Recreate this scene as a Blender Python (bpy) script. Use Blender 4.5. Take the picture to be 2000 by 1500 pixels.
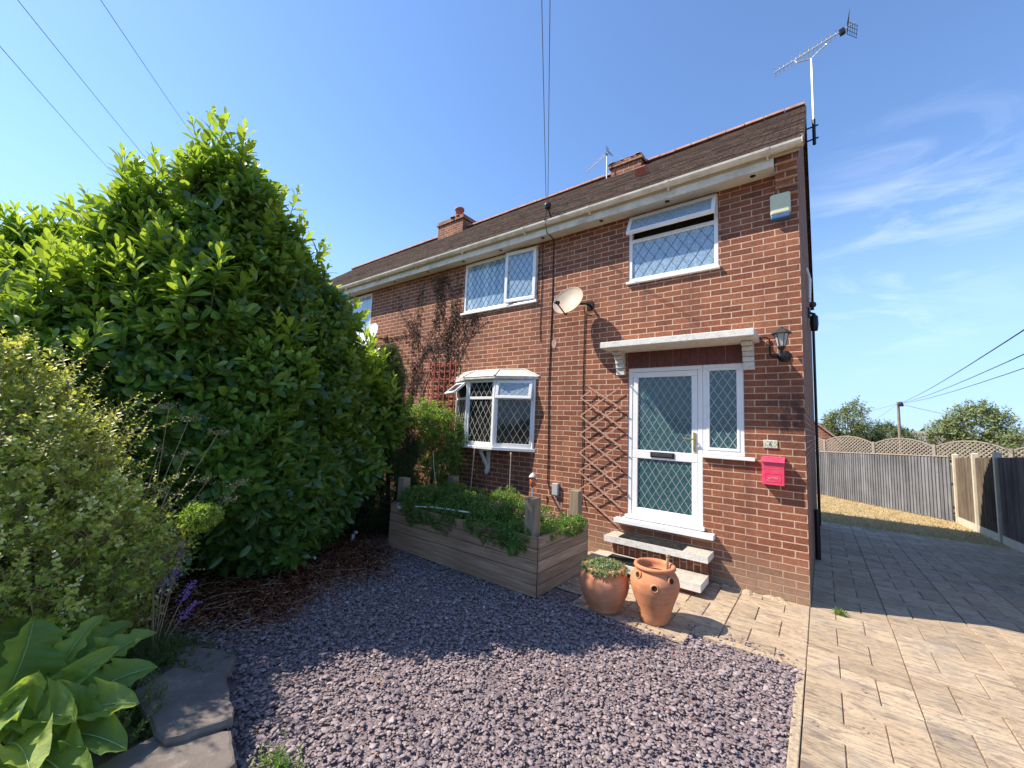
import bpy, math, random
import numpy as np
from math import sin, cos, tan, pi, radians, sqrt, atan2
from mathutils import Vector, Matrix

random.seed(7); RG = np.random.default_rng(11)
for o in list(bpy.data.objects): bpy.data.objects.remove(o)
SC = bpy.context.scene; COL = SC.collection

# ------------------------------------------------------------------ camera
cam = bpy.data.cameras.new('camera'); camo = bpy.data.objects.new('camera', cam); COL.objects.link(camo)
R = ((0.793253, -0.027087, -0.60829), (0.607522, 0.102188, 0.787702), (0.040824, -0.994396, 0.097517))
CAMP = Vector((0.142, -5.271, 1.72))
M = Matrix.Identity(4)
for i in range(3):
    M[i][0] = R[i][0]; M[i][1] = -R[i][1]; M[i][2] = -R[i][2]; M[i][3] = CAMP[i]
camo.matrix_world = M
cam.sensor_width = 36.0; cam.lens = 14.148; cam.clip_start = 0.05; cam.clip_end = 3000
SC.camera = camo

# ------------------------------------------------------------------ light
SUN_EL = 48.0; LAZ = 31.0                       # light travels towards (cos LAZ, sin LAZ)
sx, sy = -cos(radians(LAZ)), -sin(radians(LAZ))
sun = bpy.data.lights.new('sun', 'SUN'); sun.energy = 5.0; sun.angle = radians(0.53); sun.color = (1.0, 0.915, 0.79)
suno = bpy.data.objects.new('sun', sun); COL.objects.link(suno)
sdir = Vector((sx*cos(radians(SUN_EL)), sy*cos(radians(SUN_EL)), sin(radians(SUN_EL))))
suno.rotation_euler = sdir.to_track_quat('Z', 'Y').to_euler(); suno.location = (-8, -8, 15)

W = bpy.data.worlds.new('World'); SC.world = W; W.use_nodes = True
wt = W.node_tree; wt.nodes.clear()
def wn(t, **k):
    n = wt.nodes.new(t)
    for a, b in k.items(): setattr(n, a, b)
    return n
sky = wn('ShaderNodeTexSky', sky_type='NISHITA', sun_disc=False, sun_elevation=radians(SUN_EL),
         sun_rotation=atan2(sx, sy), altitude=0, air_density=1.0, dust_density=0.15, ozone_density=3.5)
bgn = wn('ShaderNodeBackground'); bgn.inputs[1].default_value = 0.13
out = wn('ShaderNodeOutputWorld')
tc = wn('ShaderNodeTexCoord')
mp = wn('ShaderNodeMapping'); mp.inputs['Rotation'].default_value = (0, radians(-33), 0); mp.inputs['Scale'].default_value = (1.3, 2.0, 5.5)
wt.links.new(tc.outputs['Generated'], mp.inputs['Vector'])
nz = wn('ShaderNodeTexNoise'); nz.inputs['Scale'].default_value = 2.6; nz.inputs['Detail'].default_value = 9; nz.inputs['Roughness'].default_value = 0.62; nz.inputs['Distortion'].default_value = 0.9
wt.links.new(mp.outputs[0], nz.inputs['Vector'])
cr = wn('ShaderNodeValToRGB'); cr.color_ramp.elements[0].position = 0.48; cr.color_ramp.elements[1].position = 0.80
wt.links.new(nz.outputs[0], cr.inputs[0])
def cloud_mask(d, r0, r1):
    v = wn('ShaderNodeVectorMath', operation='DISTANCE'); v.inputs[1].default_value = d
    wt.links.new(tc.outputs['Generated'], v.inputs[0])
    m = wn('ShaderNodeMapRange', interpolation_type='SMOOTHSTEP')
    m.inputs['From Min'].default_value = r1; m.inputs['From Max'].default_value = r0
    wt.links.new(v.outputs['Value'], m.inputs['Value']); return m.outputs[0]
def wmath(op, a, b):
    m = wn('ShaderNodeMath', operation=op)
    for i, x in enumerate((a, b)):
        if isinstance(x, (int, float)): m.inputs[i].default_value = x
        else: wt.links.new(x, m.inputs[i])
    return m.outputs[0]
m1 = cloud_mask((0.15, 0.92, 0.36), 0.04, 0.25)
m2 = cloud_mask((0.10, 0.962, 0.23), 0.02, 0.16)
m3 = wmath('MAXIMUM', m1, m2)
fac = wmath('MULTIPLY', cr.outputs[0], m3)
fac = wmath('MULTIPLY', fac, 0.50)
mx = wn('ShaderNodeMix', data_type='RGBA'); mx.inputs['B'].default_value = (5.6, 6.2, 7.0, 1)
hs = wn('ShaderNodeHueSaturation'); hs.inputs['Hue'].default_value = 0.500; hs.inputs['Saturation'].default_value = 1.0; hs.inputs['Value'].default_value = 1.0
wt.links.new(sky.outputs[0], hs.inputs['Color'])
sz = wn('ShaderNodeSeparateXYZ'); wt.links.new(tc.outputs['Generated'], sz.inputs[0])
hm = wn('ShaderNodeMapRange', interpolation_type='SMOOTHSTEP'); hm.inputs['From Min'].default_value = 0.50; hm.inputs['From Max'].default_value = 0.0; hm.inputs['To Max'].default_value = 0.85
wt.links.new(sz.outputs[2], hm.inputs['Value'])
hz = wn('ShaderNodeMix', data_type='RGBA'); hz.inputs['B'].default_value = (2.3, 3.25, 4.6, 1)   # pale blue summer haze low in the sky
wt.links.new(hm.outputs[0], hz.inputs['Factor']); wt.links.new(hs.outputs[0], hz.inputs['A'])
tn = wn('ShaderNodeMix', data_type='RGBA', blend_type='MULTIPLY'); tn.inputs['Factor'].default_value = 1.0; tn.inputs['B'].default_value = (1.04, 1.14, 1.26, 1)
wt.links.new(hz.outputs['Result'], tn.inputs['A'])
wt.links.new(fac, mx.inputs['Factor']); wt.links.new(tn.outputs['Result'], mx.inputs['A'])
wt.links.new(mx.outputs['Result'], bgn.inputs[0]); wt.links.new(bgn.outputs[0], out.inputs[0])

SC.view_settings.view_transform = 'Standard'; SC.view_settings.look = 'None'
SC.view_settings.exposure = 0.76; SC.view_settings.gamma = 1.0

# ------------------------------------------------------------------ node helpers
class NT:
    def __init__(s, name):
        s.m = bpy.data.materials.new(name); s.m.use_nodes = True; s.t = s.m.node_tree
        s.b = s.t.nodes['Principled BSDF']; s.o = s.t.nodes['Material Output']
        s._pos = None
    def n(s, t, **k):
        n = s.t.nodes.new(t)
        for a, b in k.items(): setattr(n, a, b)
        return n
    def l(s, a, b): s.t.links.new(a, b)
    def put(s, sock, x):
        if x is None: return
        if isinstance(x, (int, float)): sock.default_value = x
        elif isinstance(x, tuple): sock.default_value = x if len(x) == 4 or len(sock.default_value) == 3 else x + (1,)
        else: s.l(x, sock)
    def pos(s):
        if s._pos is None: s._pos = s.n('ShaderNodeNewGeometry').outputs['Position']
        return s._pos
    def mapping(s, v, scale=(1, 1, 1), rot=(0, 0, 0), loc=(0, 0, 0)):
        m = s.n('ShaderNodeMapping'); m.inputs['Scale'].default_value = scale; m.inputs['Rotation'].default_value = rot; m.inputs['Location'].default_value = loc
        s.l(v, m.inputs[0]); return m.outputs[0]
    def noise(s, scale, detail=4, rough=0.55, v=None, dist=0.0, col=False):
        n = s.n('ShaderNodeTexNoise'); n.inputs['Scale'].default_value = scale; n.inputs['Detail'].default_value = detail
        n.inputs['Roughness'].default_value = rough; n.inputs['Distortion'].default_value = dist
        s.l(v or s.pos(), n.inputs['Vector']); return n.outputs['Color' if col else 'Fac']
    def ramp(s, f, stops):
        r = s.n('ShaderNodeValToRGB'); e = r.color_ramp.elements
        while len(e) < len(stops): e.new(0.5)
        for i, (p, c) in enumerate(stops):
            e[i].position = p; e[i].color = (c, c, c, 1) if isinstance(c, (int, float)) else tuple(c) + (1,)
        s.put(r.inputs[0], f); return r.outputs[0]
    def mix(s, f, a, b, mode='MIX'):
        m = s.n('ShaderNodeMix', data_type='RGBA', blend_type=mode)
        s.put(m.inputs['Factor'], f); s.put(m.inputs['A'], a); s.put(m.inputs['B'], b); return m.outputs['Result']
    def math(s, op, a, b=0.0, c=None):
        m = s.n('ShaderNodeMath', operation=op); s.put(m.inputs[0], a); s.put(m.inputs[1], b)
        if c is not None: s.put(m.inputs[2], c)
        return m.outputs[0]
    def attr(s, name='rnd'):
        a = s.n('ShaderNodeAttribute'); a.attribute_name = name; return a.outputs['Fac']
    def bump(s, h, dist=0.003, strength=1.0, prev=None):
        b = s.n('ShaderNodeBump'); b.inputs['Distance'].default_value = dist; b.inputs['Strength'].default_value = strength
        s.put(b.inputs['Height'], h)
        if prev is not None: s.l(prev, b.inputs['Normal'])
        return b.outputs[0]
    def fin(s, col=None, rough=0.7, nrm=None, spec=0.5, metal=0.0, coat=0.0):
        s.put(s.b.inputs['Base Color'], col); s.put(s.b.inputs['Roughness'], rough)
        s.b.inputs['Specular IOR Level'].default_value = spec; s.b.inputs['Metallic'].default_value = metal
        s.b.inputs['Coat Weight'].default_value = coat
        if nrm is not None: s.l(nrm, s.b.inputs['Normal'])
        return s.m

def simple(name, c, rough=0.6, var=0.12, scale=30, bump=0.0, spec=0.4, metal=0.0, dirt=None, dscale=3.0, damt=0.5):
    g = NT(name); f = g.noise(scale, 5)
    lo = tuple(x*(1-var) for x in c); hi = tuple(min(1, x*(1+var)) for x in c)
    col = g.ramp(f, [(0.3, lo), (0.7, hi)])
    if dirt:
        d = g.ramp(g.noise(dscale, 6, 0.65), [(0.45, 0.0), (0.75, damt)])
        col = g.mix(d, col, dirt)
    nr = g.bump(f, bump) if bump else None
    return g.fin(col, rough, nr, spec, metal)

def brick_mat(name, soldier=False, dusty=True, far=False):
    g = NT(name); s = g.n('ShaderNodeSeparateXYZ'); g.l(g.pos(), s.inputs[0])
    u = g.math('ADD', s.outputs[0], s.outputs[1]); z = s.outputs[2]
    wob = g.noise(7.0, 2, v=g.pos())
    u2 = g.math('MULTIPLY_ADD', wob, 0.006, u)
    z2 = g.math('MULTIPLY_ADD', g.noise(5.0, 2), 0.007, z)
    c = g.n('ShaderNodeCombineXYZ')
    if soldier: g.put(c.inputs[0], z2); g.put(c.inputs[1], u2)
    else: g.put(c.inputs[0], u2); g.put(c.inputs[1], z2)
    def br(c1, c2, ms):
        b = g.n('ShaderNodeTexBrick'); b.offset = 0.5; b.squash = 1.0
        b.inputs['Scale'].default_value = 1.0; b.inputs['Brick Width'].default_value = 0.225; b.inputs['Row Height'].default_value = 0.075
        b.inputs['Mortar Size'].default_value = ms; b.inputs['Mortar Smooth'].default_value = 0.35; b.inputs['Bias'].default_value = 0.0
        b.inputs['Color1'].default_value = c1; b.inputs['Color2'].default_value = c2; b.inputs['Mortar'].default_value = (0.5, 0.5, 0.5, 1)
        g.l(c.outputs[0], b.inputs['Vector']); return b
    b = br((0, 0, 0, 1), (1, 1, 1, 1), 0.0072)
    fine = g.noise(160, 4, 0.7); mid = g.noise(38, 4, 0.65)
    rnd = g.math('MULTIPLY_ADD', b.outputs['Color'], 0.55, 0.22); rnd = g.math('ADD', rnd, g.math('MULTIPLY', g.math('SUBTRACT', mid, 0.5), 1.5))
    bc = g.ramp(rnd, [(0.0, (0.105, 0.042, 0.030)), (0.2, (0.170, 0.062, 0.038)), (0.5, (0.235, 0.088, 0.048)), (0.8, (0.29, 0.115, 0.062)), (1.0, (0.37, 0.17, 0.10))])
    bc = g.mix(0.5, bc, g.ramp(fine, [(0.33, (0.18, 0.16, 0.16)), (0.62, (1.05, 1.03, 1.0))]), 'MULTIPLY')
    bc = g.mix(1.0, bc, (1.35, 1.30, 1.25, 1), 'MULTIPLY')
    mc = g.ramp(g.noise(60, 4, 0.6), [(0.3, (0.48, 0.31, 0.215)), (0.7, (0.70, 0.49, 0.355))])
    col = g.mix(b.outputs['Fac'], bc, mc)
    big = g.ramp(g.noise(0.9, 5, 0.6), [(0.3, 0.78), (0.7, 1.12)])
    col = g.mix(1.0, col, big, 'MULTIPLY'); col = g.mix(g.ramp(g.noise(11, 6, 0.7), [(0.56, 0.0), (0.72, 0.5)]), col, (0.135, 0.055, 0.042, 1))
    streak = g.ramp(g.noise(1.0, 4, 0.6, g.mapping(g.pos(), (5, 5, 0.5))), [(0.46, 0.0), (0.75, 0.5)])
    col = g.mix(streak, col, (0.10, 0.045, 0.035, 1))
    dv = g.n('ShaderNodeVectorMath', operation='DISTANCE'); g.l(g.mapping(g.pos(), (1.6, 1.6, 1.0)), dv.inputs[0]); dv.inputs[1].default_value = (-0.15, 0, 1.92)
    st = g.n('ShaderNodeMapRange'); st.inputs['From Min'].default_value = 0.50; st.inputs['From Max'].default_value = 0.10; g.l(dv.outputs['Value'], st.inputs['Value'])
    col = g.mix(g.math('MULTIPLY', st.outputs[0], g.ramp(g.noise(7, 6, 0.7), [(0.42, 0.0), (0.55, 0.8)])), col, (0.045, 0.03, 0.03, 1))   # sooty stain by the corner
    if dusty:
        hz = g.n('ShaderNodeMapRange'); hz.inputs['From Min'].default_value = 0.62; hz.inputs['From Max'].default_value = -0.05
        g.l(g.math('ADD', z, g.math('MULTIPLY', g.noise(2.2, 4), 0.45)), hz.inputs[0]); hz.inputs['From Min'].default_value = 0.72; hz.inputs['From Max'].default_value = 0.22
        dm = g.math('MULTIPLY', hz.outputs[0], g.ramp(g.noise(14, 5, 0.7), [(0.3, 0.45), (0.65, 0.95)]))
        col = g.mix(dm, col, (0.34, 0.235, 0.155, 1))
        sp = g.ramp(g.noise(22, 3, 0.6), [(0.72, 0.0), (0.80, 0.5)])
        col = g.mix(sp, col, (0.42, 0.30, 0.22, 1))
    h = g.math('SUBTRACT', g.math('MULTIPLY', fine, 0.35), b.outputs['Fac'])
    n = g.bump(h, 0.006, 0.9)
    return g.fin(col, 0.88, n, 0.25)

def wood_mat(name, c1, c2, axis=0, grain=40):
    g = NT(name); sc = [grain, grain, grain]; sc[axis] = grain*0.05
    f = g.noise(1.0, 6, 0.65, g.mapping(g.pos(), tuple(sc)), 0.4)
    f2 = g.noise(1.3, 4, 0.6)
    col = g.ramp(f, [(0.32, c1), (0.68, c2)])
    col = g.mix(g.ramp(f2, [(0.4, 0.0), (0.7, 0.55)]), col, tuple(x*0.55 for x in c1) + (1,))
    a = g.attr('rnd'); col = g.mix(1.0, col, g.ramp(a, [(0, 0.78), (1, 1.2)]), 'MULTIPLY')
    return g.fin(col, 0.8, g.bump(f, 0.002), 0.25)

def leaf_mat(name, stops, rough=0.42, trans=0.35, tint=(0.35, 0.6, 0.05), spec=0.5, noise=0.4, bmp=0.0):
    g = NT(name); a = g.attr('rnd')
    a2 = g.math('ADD', a, g.math('MULTIPLY', g.math('SUBTRACT', g.noise(14, 3), 0.5), noise))
    col = g.ramp(a2, stops)
    if bmp: col = g.mix(g.ramp(g.noise(16, 6, 0.75), [(0.60, 0.0), (0.75, 0.55)]), col, (0.30, 0.24, 0.07, 1))
    g.fin(col, rough, g.bump(g.noise(55, 5, 0.65), bmp) if bmp else None, spec)
    tr = g.n('ShaderNodeBsdfTranslucent'); g.put(tr.inputs[0], g.mix(1.0, g.mix(0.55, col, tint + (1,)), (1.35, 1.35, 1.1, 1), 'MULTIPLY'))
    ms = g.n('ShaderNodeMixShader'); ms.inputs[0].default_value = trans
    g.l(g.b.outputs[0], ms.inputs[1]); g.l(tr.outputs[0], ms.inputs[2]); g.l(ms.outputs[0], g.o.inputs[0])
    return g.m

MT = {}
MT['brick'] = brick_mat('brick'); MT['brick_soldier'] = brick_mat('brick_soldier', True, False); MT['brick_high'] = brick_mat('brick_high', False, False)
MT['upvc'] = simple('upvc', (0.80, 0.785, 0.76), 0.32, 0.03, 8, 0, 0.5, dirt=(0.55, 0.54, 0.50), dscale=2.5, damt=0.25)
MT['upvc_old'] = simple('upvc_old', (0.74, 0.67, 0.55), 0.5, 0.05, 6, 0, 0.3, dirt=(0.24, 0.18, 0.11), dscale=5, damt=0.6)
MT['soffit'] = simple('soffit', (0.66, 0.62, 0.53), 0.5, 0.04, 5, 0, 0.4, dirt=(0.42, 0.36, 0.26), dscale=3, damt=0.45)
MT['oldwhite'] = simple('oldwhite', (0.66, 0.64, 0.58), 0.7, 0.1, 25, 0.001, 0.3, dirt=(0.25, 0.20, 0.14), dscale=11, damt=0.7)
MT['conc'] = simple('concrete', (0.46, 0.41, 0.33), 0.9, 0.22, 45, 0.002, 0.2, dirt=(0.20, 0.15, 0.11), dscale=6, damt=0.6)
MT['conc_white'] = simple('painted_concrete', (0.70, 0.67, 0.61), 0.8, 0.12, 60, 0.002, 0.2, dirt=(0.34, 0.27, 0.19), dscale=13, damt=0.55)
MT['post_conc'] = simple('post_concrete', (0.56, 0.50, 0.38), 0.9, 0.12, 30, 0.001, 0.2, dirt=(0.36, 0.30, 0.22), dscale=3)
MT['black'] = simple('black_plastic', (0.012, 0.012, 0.013), 0.4, 0.1, 20)
MT['rubber'] = simple('rubber_mat', (0.014, 0.014, 0.015), 0.75, 0.5, 120, 0.004, 0.3, dirt=(0.12, 0.10, 0.08), dscale=14, damt=0.5)
MT['cable'] = simple('cable_rubber', (0.02, 0.012, 0.012), 0.6, 0.1, 20)
MT['alu'] = simple('aluminium', (0.72, 0.73, 0.74), 0.38, 0.05, 20, 0, 0.5, 0.6)
MT['steel_dark'] = simple('dark_steel', (0.05, 0.05, 0.055), 0.5, 0.2, 30, 0, 0.5, 0.3)
MT['brass'] = simple('brass', (0.72, 0.50, 0.18), 0.25, 0.08, 30, 0, 0.5, 1.0)
MT['pink'] = simple('pink_paint', (0.70, 0.045, 0.11), 0.42, 0.08, 20, 0.0004, 0.5, dirt=(0.72, 0.20, 0.24), dscale=14, damt=0.5)
MT['palegold'] = simple('pale_gold', (0.75, 0.45, 0.35), 0.5)
MT['tile_cream'] = simple('glazed_tile', (0.62, 0.60, 0.50), 0.3, 0.3, 70, 0, 0.5, dirt=(0.16, 0.20, 0.10), dscale=55, damt=0.9)
MT['alarm'] = simple('alarm_plastic', (0.62, 0.62, 0.42), 0.5, 0.05, 8, 0, 0.4, dirt=(0.45, 0.46, 0.28), dscale=12, damt=0.4)
MT['blue'] = simple('blue_plastic', (0.05, 0.12, 0.26), 0.35)
MT['lead'] = simple('leading', (0.42, 0.43, 0.43), 0.45, 0.1, 60, 0, 0.5, 0.1)
MT['lead_dark'] = simple('dark_leading', (0.15, 0.17, 0.20), 0.5, 0.1, 60)
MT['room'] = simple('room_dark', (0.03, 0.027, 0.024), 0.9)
MT['brownpanel'] = simple('brown_board', (0.115, 0.035, 0.026), 0.6, 0.2, 20)
MT['dish'] = simple('dish_paint', (0.42, 0.33, 0.24), 0.55, 0.08, 14, 0, 0.4, dirt=(0.36, 0.27, 0.20), dscale=9, damt=0.6)
MT['dishw'] = simple('dish_white', (0.62, 0.64, 0.66), 0.5, 0.05, 10)
MT['grey_plastic'] = simple('grey_plastic', (0.42, 0.42, 0.41), 0.5, 0.08, 20)
MT['lampglass'] = simple('lamp_glass', (0.42, 0.40, 0.36), 0.25, 0.2, 50, 0.001)
MT['trelliswood'] = simple('trellis_wood', (0.44, 0.25, 0.18), 0.8, 0.25, 40)
MT['redwood'] = simple('red_trellis_wood', (0.30, 0.055, 0.03), 0.75, 0.25, 30)
MT['terra_red'] = simple('red_clay', (0.42, 0.13, 0.08), 0.75, 0.2, 30)
MT['soil'] = simple('soil', (0.055, 0.033, 0.022), 0.95, 0.5, 40, 0.01, 0.1)
MT['mulch'] = simple('bark_soil', (0.045, 0.018, 0.013), 0.95, 0.6, 35, 0.02, 0.1)
MT['bark'] = simple('bark', (0.11, 0.075, 0.045), 0.9, 0.4, 25, 0.01, 0.15)
MT['stem'] = simple('green_stem', (0.13, 0.14, 0.05), 0.7, 0.3, 25)
MT['drystem'] = simple('dry_stem', (0.34, 0.26, 0.15), 0.8, 0.3, 25)
MT['deadvine'] = simple('dead_vine', (0.10, 0.055, 0.045), 0.85, 0.4, 25)
MT['string'] = simple('pale_cane', (0.50, 0.42, 0.30), 0.8, 0.2, 30)
MT['wire'] = simple('wire', (0.13, 0.15, 0.18), 0.6)
MT['poly'] = simple('white_scrap', (0.62, 0.60, 0.58), 0.7, 0.15, 30)
MT['mortarpad'] = simple('mortar', (0.40, 0.31, 0.21), 0.95, 0.3, 50, 0.004, 0.1)
MT['peach'] = simple('orange_glass', (0.55, 0.13, 0.06), 0.25, 0.3, 30)
MT['polewood'] = simple('pole_wood', (0.25, 0.20, 0.14), 0.9, 0.2, 5)

g = NT('terracotta')      # clay with bloom and throwing rings
sp = g.n('ShaderNodeSeparateXYZ'); g.l(g.pos(), sp.inputs[0])
rings = g.noise(1.0, 3, 0.6, g.mapping(g.pos(), (3, 3, 70)))
c = g.ramp(g.noise(9, 5, 0.65), [(0.3, (0.50, 0.175, 0.075)), (0.55, (0.62, 0.245, 0.11)), (0.8, (0.68, 0.33, 0.18))])
c = g.mix(0.25, c, g.ramp(rings, [(0.3, (0.34, 0.13, 0.07)), (0.7, (0.65, 0.30, 0.18))]))
c = g.mix(g.ramp(g.noise(5, 6, 0.7), [(0.55, 0.0), (0.75, 0.35)]), c, (0.68, 0.42, 0.28, 1)); c = g.mix(g.ramp(g.noise(13, 6, 0.75), [(0.60, 0.0), (0.74, 0.5)]), c, (0.22, 0.10, 0.06, 1))
MT['terracotta'] = g.fin(c, 0.8, g.bump(g.math('ADD', g.math('MULTIPLY', rings, 0.6), g.noise(150, 3)), 0.0012), 0.25)

g = NT('roof_tiles')
c = g.ramp(g.noise(5, 6, 0.65), [(0.3, (0.055, 0.035, 0.028)), (0.6, (0.105, 0.068, 0.050)), (0.8, (0.16, 0.11, 0.08))])
a = g.attr('rnd'); c = g.mix(1.0, c, g.ramp(a, [(0, 0.65), (1, 1.35)]), 'MULTIPLY')
c = g.mix(g.ramp(g.noise(22, 4, 0.6), [(0.66, 0.0), (0.74, 0.7)]), c, (0.30, 0.27, 0.18, 1))
vt = g.n('ShaderNodeTexBrick'); vt.inputs['Scale'].default_value = 1; vt.inputs['Brick Width'].default_value = 0.17; vt.inputs['Row Height'].default_value = 0.1; vt.inputs['Mortar Size'].default_value = 0.006
g.l(g.pos(), vt.inputs['Vector'])
c = g.mix(vt.outputs['Fac'], c, (0.02, 0.014, 0.012, 1))
MT['roof'] = g.fin(c, 0.9, g.bump(g.noise(60, 4), 0.004), 0.2)
MT['ridge'] = simple('ridge_clay', (0.40, 0.20, 0.15), 0.9, 0.3, 8, 0.003, 0.2, dirt=(0.42, 0.34, 0.26), dscale=9, damt=0.8)

def glass_mat(name, c1, c2, scale, rough, bump, mapping=(1, 1, 1), spec=0.9, coat=0.6):
    g = NT(name); f = g.noise(scale, 3, 0.6, g.mapping(g.pos(), mapping))
    return g.fin(g.ramp(f, [(0.35, c1), (0.65, c2)]), rough, g.bump(f, bump) if bump else None, spec, coat=coat)
MT['pane_up'] = glass_mat('painted_sky_glass', (0.16, 0.26, 0.36), (0.33, 0.44, 0.53), 55, 0.2, 0.0015)  # light blue base colour stands in for reflected sky over net curtains
MT['pane_blind'] = glass_mat('painted_sky_over_blinds', (0.15, 0.27, 0.38), (0.42, 0.53, 0.60), 9, 0.12, 0.0, (1, 1, 0.05))  # blinds and the sky's reflection are both painted into the base colour
MT['pane_door'] = glass_mat('teal_textured_glass', (0.012, 0.050, 0.058), (0.055, 0.13, 0.14), 48, 0.14, 0.003, spec=0.6, coat=0.2)
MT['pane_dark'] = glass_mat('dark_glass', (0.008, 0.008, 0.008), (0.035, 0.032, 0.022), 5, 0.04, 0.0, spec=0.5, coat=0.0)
MT['pane_net'] = glass_mat('lace_glass', (0.15, 0.22, 0.28), (0.40, 0.46, 0.50), 40, 0.15, 0.0)

g = NT('stamped_paving')
a = g.attr('rnd')
grain = g.noise(1.0, 7, 0.72, g.mapping(g.pos(), (5.0, 26, 8), (0, 0, 0.22)), 2.2)
wav = g.noise(1.0, 5, 0.65, g.mapping(g.pos(), (2.2, 9, 4), (0, 0, -0.15)), 3.0)
c = g.ramp(g.noise(1.7, 6, 0.65), [(0.25, (0.43, 0.315, 0.20)), (0.5, (0.51, 0.385, 0.25)), (0.8, (0.55, 0.445, 0.31))])
c = g.mix(g.ramp(grain, [(0.34, 0.85), (0.50, 0.0)]), c, (0.15, 0.105, 0.085, 1))
c = g.mix(g.ramp(wav, [(0.36, 0.75), (0.47, 0.0)]), c, (0.20, 0.150, 0.12, 1))
c = g.mix(g.ramp(g.noise(1.6, 6, 0.75), [(0.50, 0.0), (0.70, 0.6)]), c, (0.22, 0.19, 0.165, 1))
c = g.mix(g.ramp(g.noise(8, 6, 0.75), [(0.58, 0.0), (0.70, 0.75)]), c, (0.13, 0.115, 0.11, 1))
c = g.mix(g.ramp(g.noise(55, 3, 0.7), [(0.60, 0.0), (0.72, 0.55)]), c, (0.13, 0.10, 0.08, 1))
c = g.mix(1.0, c, g.ramp(a, [(0, 0.84), (1, 1.14)]), 'MULTIPLY')
MT['paving'] = g.fin(c, 0.72, g.bump(g.math('ADD', grain, wav), 0.012, 0.9, g.bump(g.noise(70, 3), 0.002)), 0.3)
MT['grout'] = simple('paving_joint', (0.28, 0.18, 0.13), 0.9, 0.3, 30)

g = NT('slate_chips'); a = g.attr('rnd')
c = g.ramp(a, [(0, (0.195, 0.150, 0.155)), (0.35, (0.25, 0.195, 0.195)), (0.65, (0.295, 0.232, 0.228)), (0.90, (0.345, 0.275, 0.265)), (0.985, (0.50, 0.43, 0.39)), (1.0, (0.6, 0.54, 0.47))])
c = g.mix(0.4, c, g.ramp(g.noise(60, 4, 0.7), [(0.3, (0.55, 0.52, 0.55)), (0.7, (1.2, 1.15, 1.15))]), 'MULTIPLY')
MT['slate'] = g.fin(c, 0.62, g.bump(g.noise(120, 3), 0.002), 0.4)
MT['gravel_bed'] = simple('gravel_bed', (0.22, 0.17, 0.17), 0.95, 0.5, 90, 0.01)
g = NT('slate_slab')
c = g.ramp(g.noise(3.5, 6, 0.7), [(0.3, (0.115, 0.095, 0.082)), (0.7, (0.20, 0.165, 0.14))])
c = g.mix(g.ramp(g.noise(14, 5, 0.7), [(0.55, 0.0), (0.7, 0.6)]), c, (0.28, 0.235, 0.19, 1))
MT['slab'] = g.fin(c, 0.8, g.bump(g.noise(18, 6, 0.7), 0.006), 0.3)
MT['slab_edge'] = simple('slab_edge', (0.20, 0.12, 0.085), 0.9, 0.4, 25, 0.006)
g = NT('dry_lawn')
c = g.ramp(g.noise(3, 6, 0.7), [(0.3, (0.38, 0.28, 0.14)), (0.55, (0.50, 0.38, 0.21)), (0.8, (0.58, 0.46, 0.28))])
c = g.mix(g.ramp(g.noise(7, 5, 0.7), [(0.6, 0.0), (0.8, 0.6)]), c, (0.16, 0.14, 0.05, 1))
MT['lawn'] = g.fin(c, 0.95, g.bump(g.noise(45, 5, 0.7), 0.02), 0.1)
MT['strawblade'] = leaf_mat('dry_grass_blade', [(0, (0.36, 0.26, 0.12)), (0.6, (0.56, 0.43, 0.24)), (0.9, (0.62, 0.5, 0.30)), (1, (0.14, 0.18, 0.05))], 0.8, 0.2, (0.5, 0.4, 0.15), 0.1)
MT['earth'] = simple('earth', (0.11, 0.085, 0.05), 0.95, 0.4, 3, 0.01, 0.1, dirt=(0.08, 0.10, 0.03), dscale=1.2)
MT['planter'] = wood_mat('planter_wood', (0.27, 0.145, 0.085), (0.50, 0.33, 0.215), 0)
MT['planter_side'] = wood_mat('planter_side_wood', (0.29, 0.18, 0.105), (0.52, 0.37, 0.25), 1)
MT['planter_post'] = wood_mat('planter_post_wood', (0.21, 0.155, 0.10), (0.42, 0.32, 0.22), 2)
MT['fence_grey'] = wood_mat('grey_fence_paint', (0.135, 0.135, 0.14), (0.24, 0.24, 0.245), 2, 25)
MT['fence_brown'] = wood_mat('weathered_fence_wood', (0.15, 0.115, 0.085), (0.27, 0.215, 0.16), 2, 25)
MT['fence_shaded'] = wood_mat('shaded_fence_wood', (0.19, 0.165, 0.145), (0.33, 0.285, 0.25), 2, 25)  # same side fence wood, toned separately for the panels in the house's shade
MT['lattice'] = simple('lattice_wood', (0.33, 0.27, 0.21), 0.85, 0.2, 20)
MT['greyroof'] = simple('grey_roof', (0.22, 0.19, 0.18), 0.9, 0.2, 3)

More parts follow.
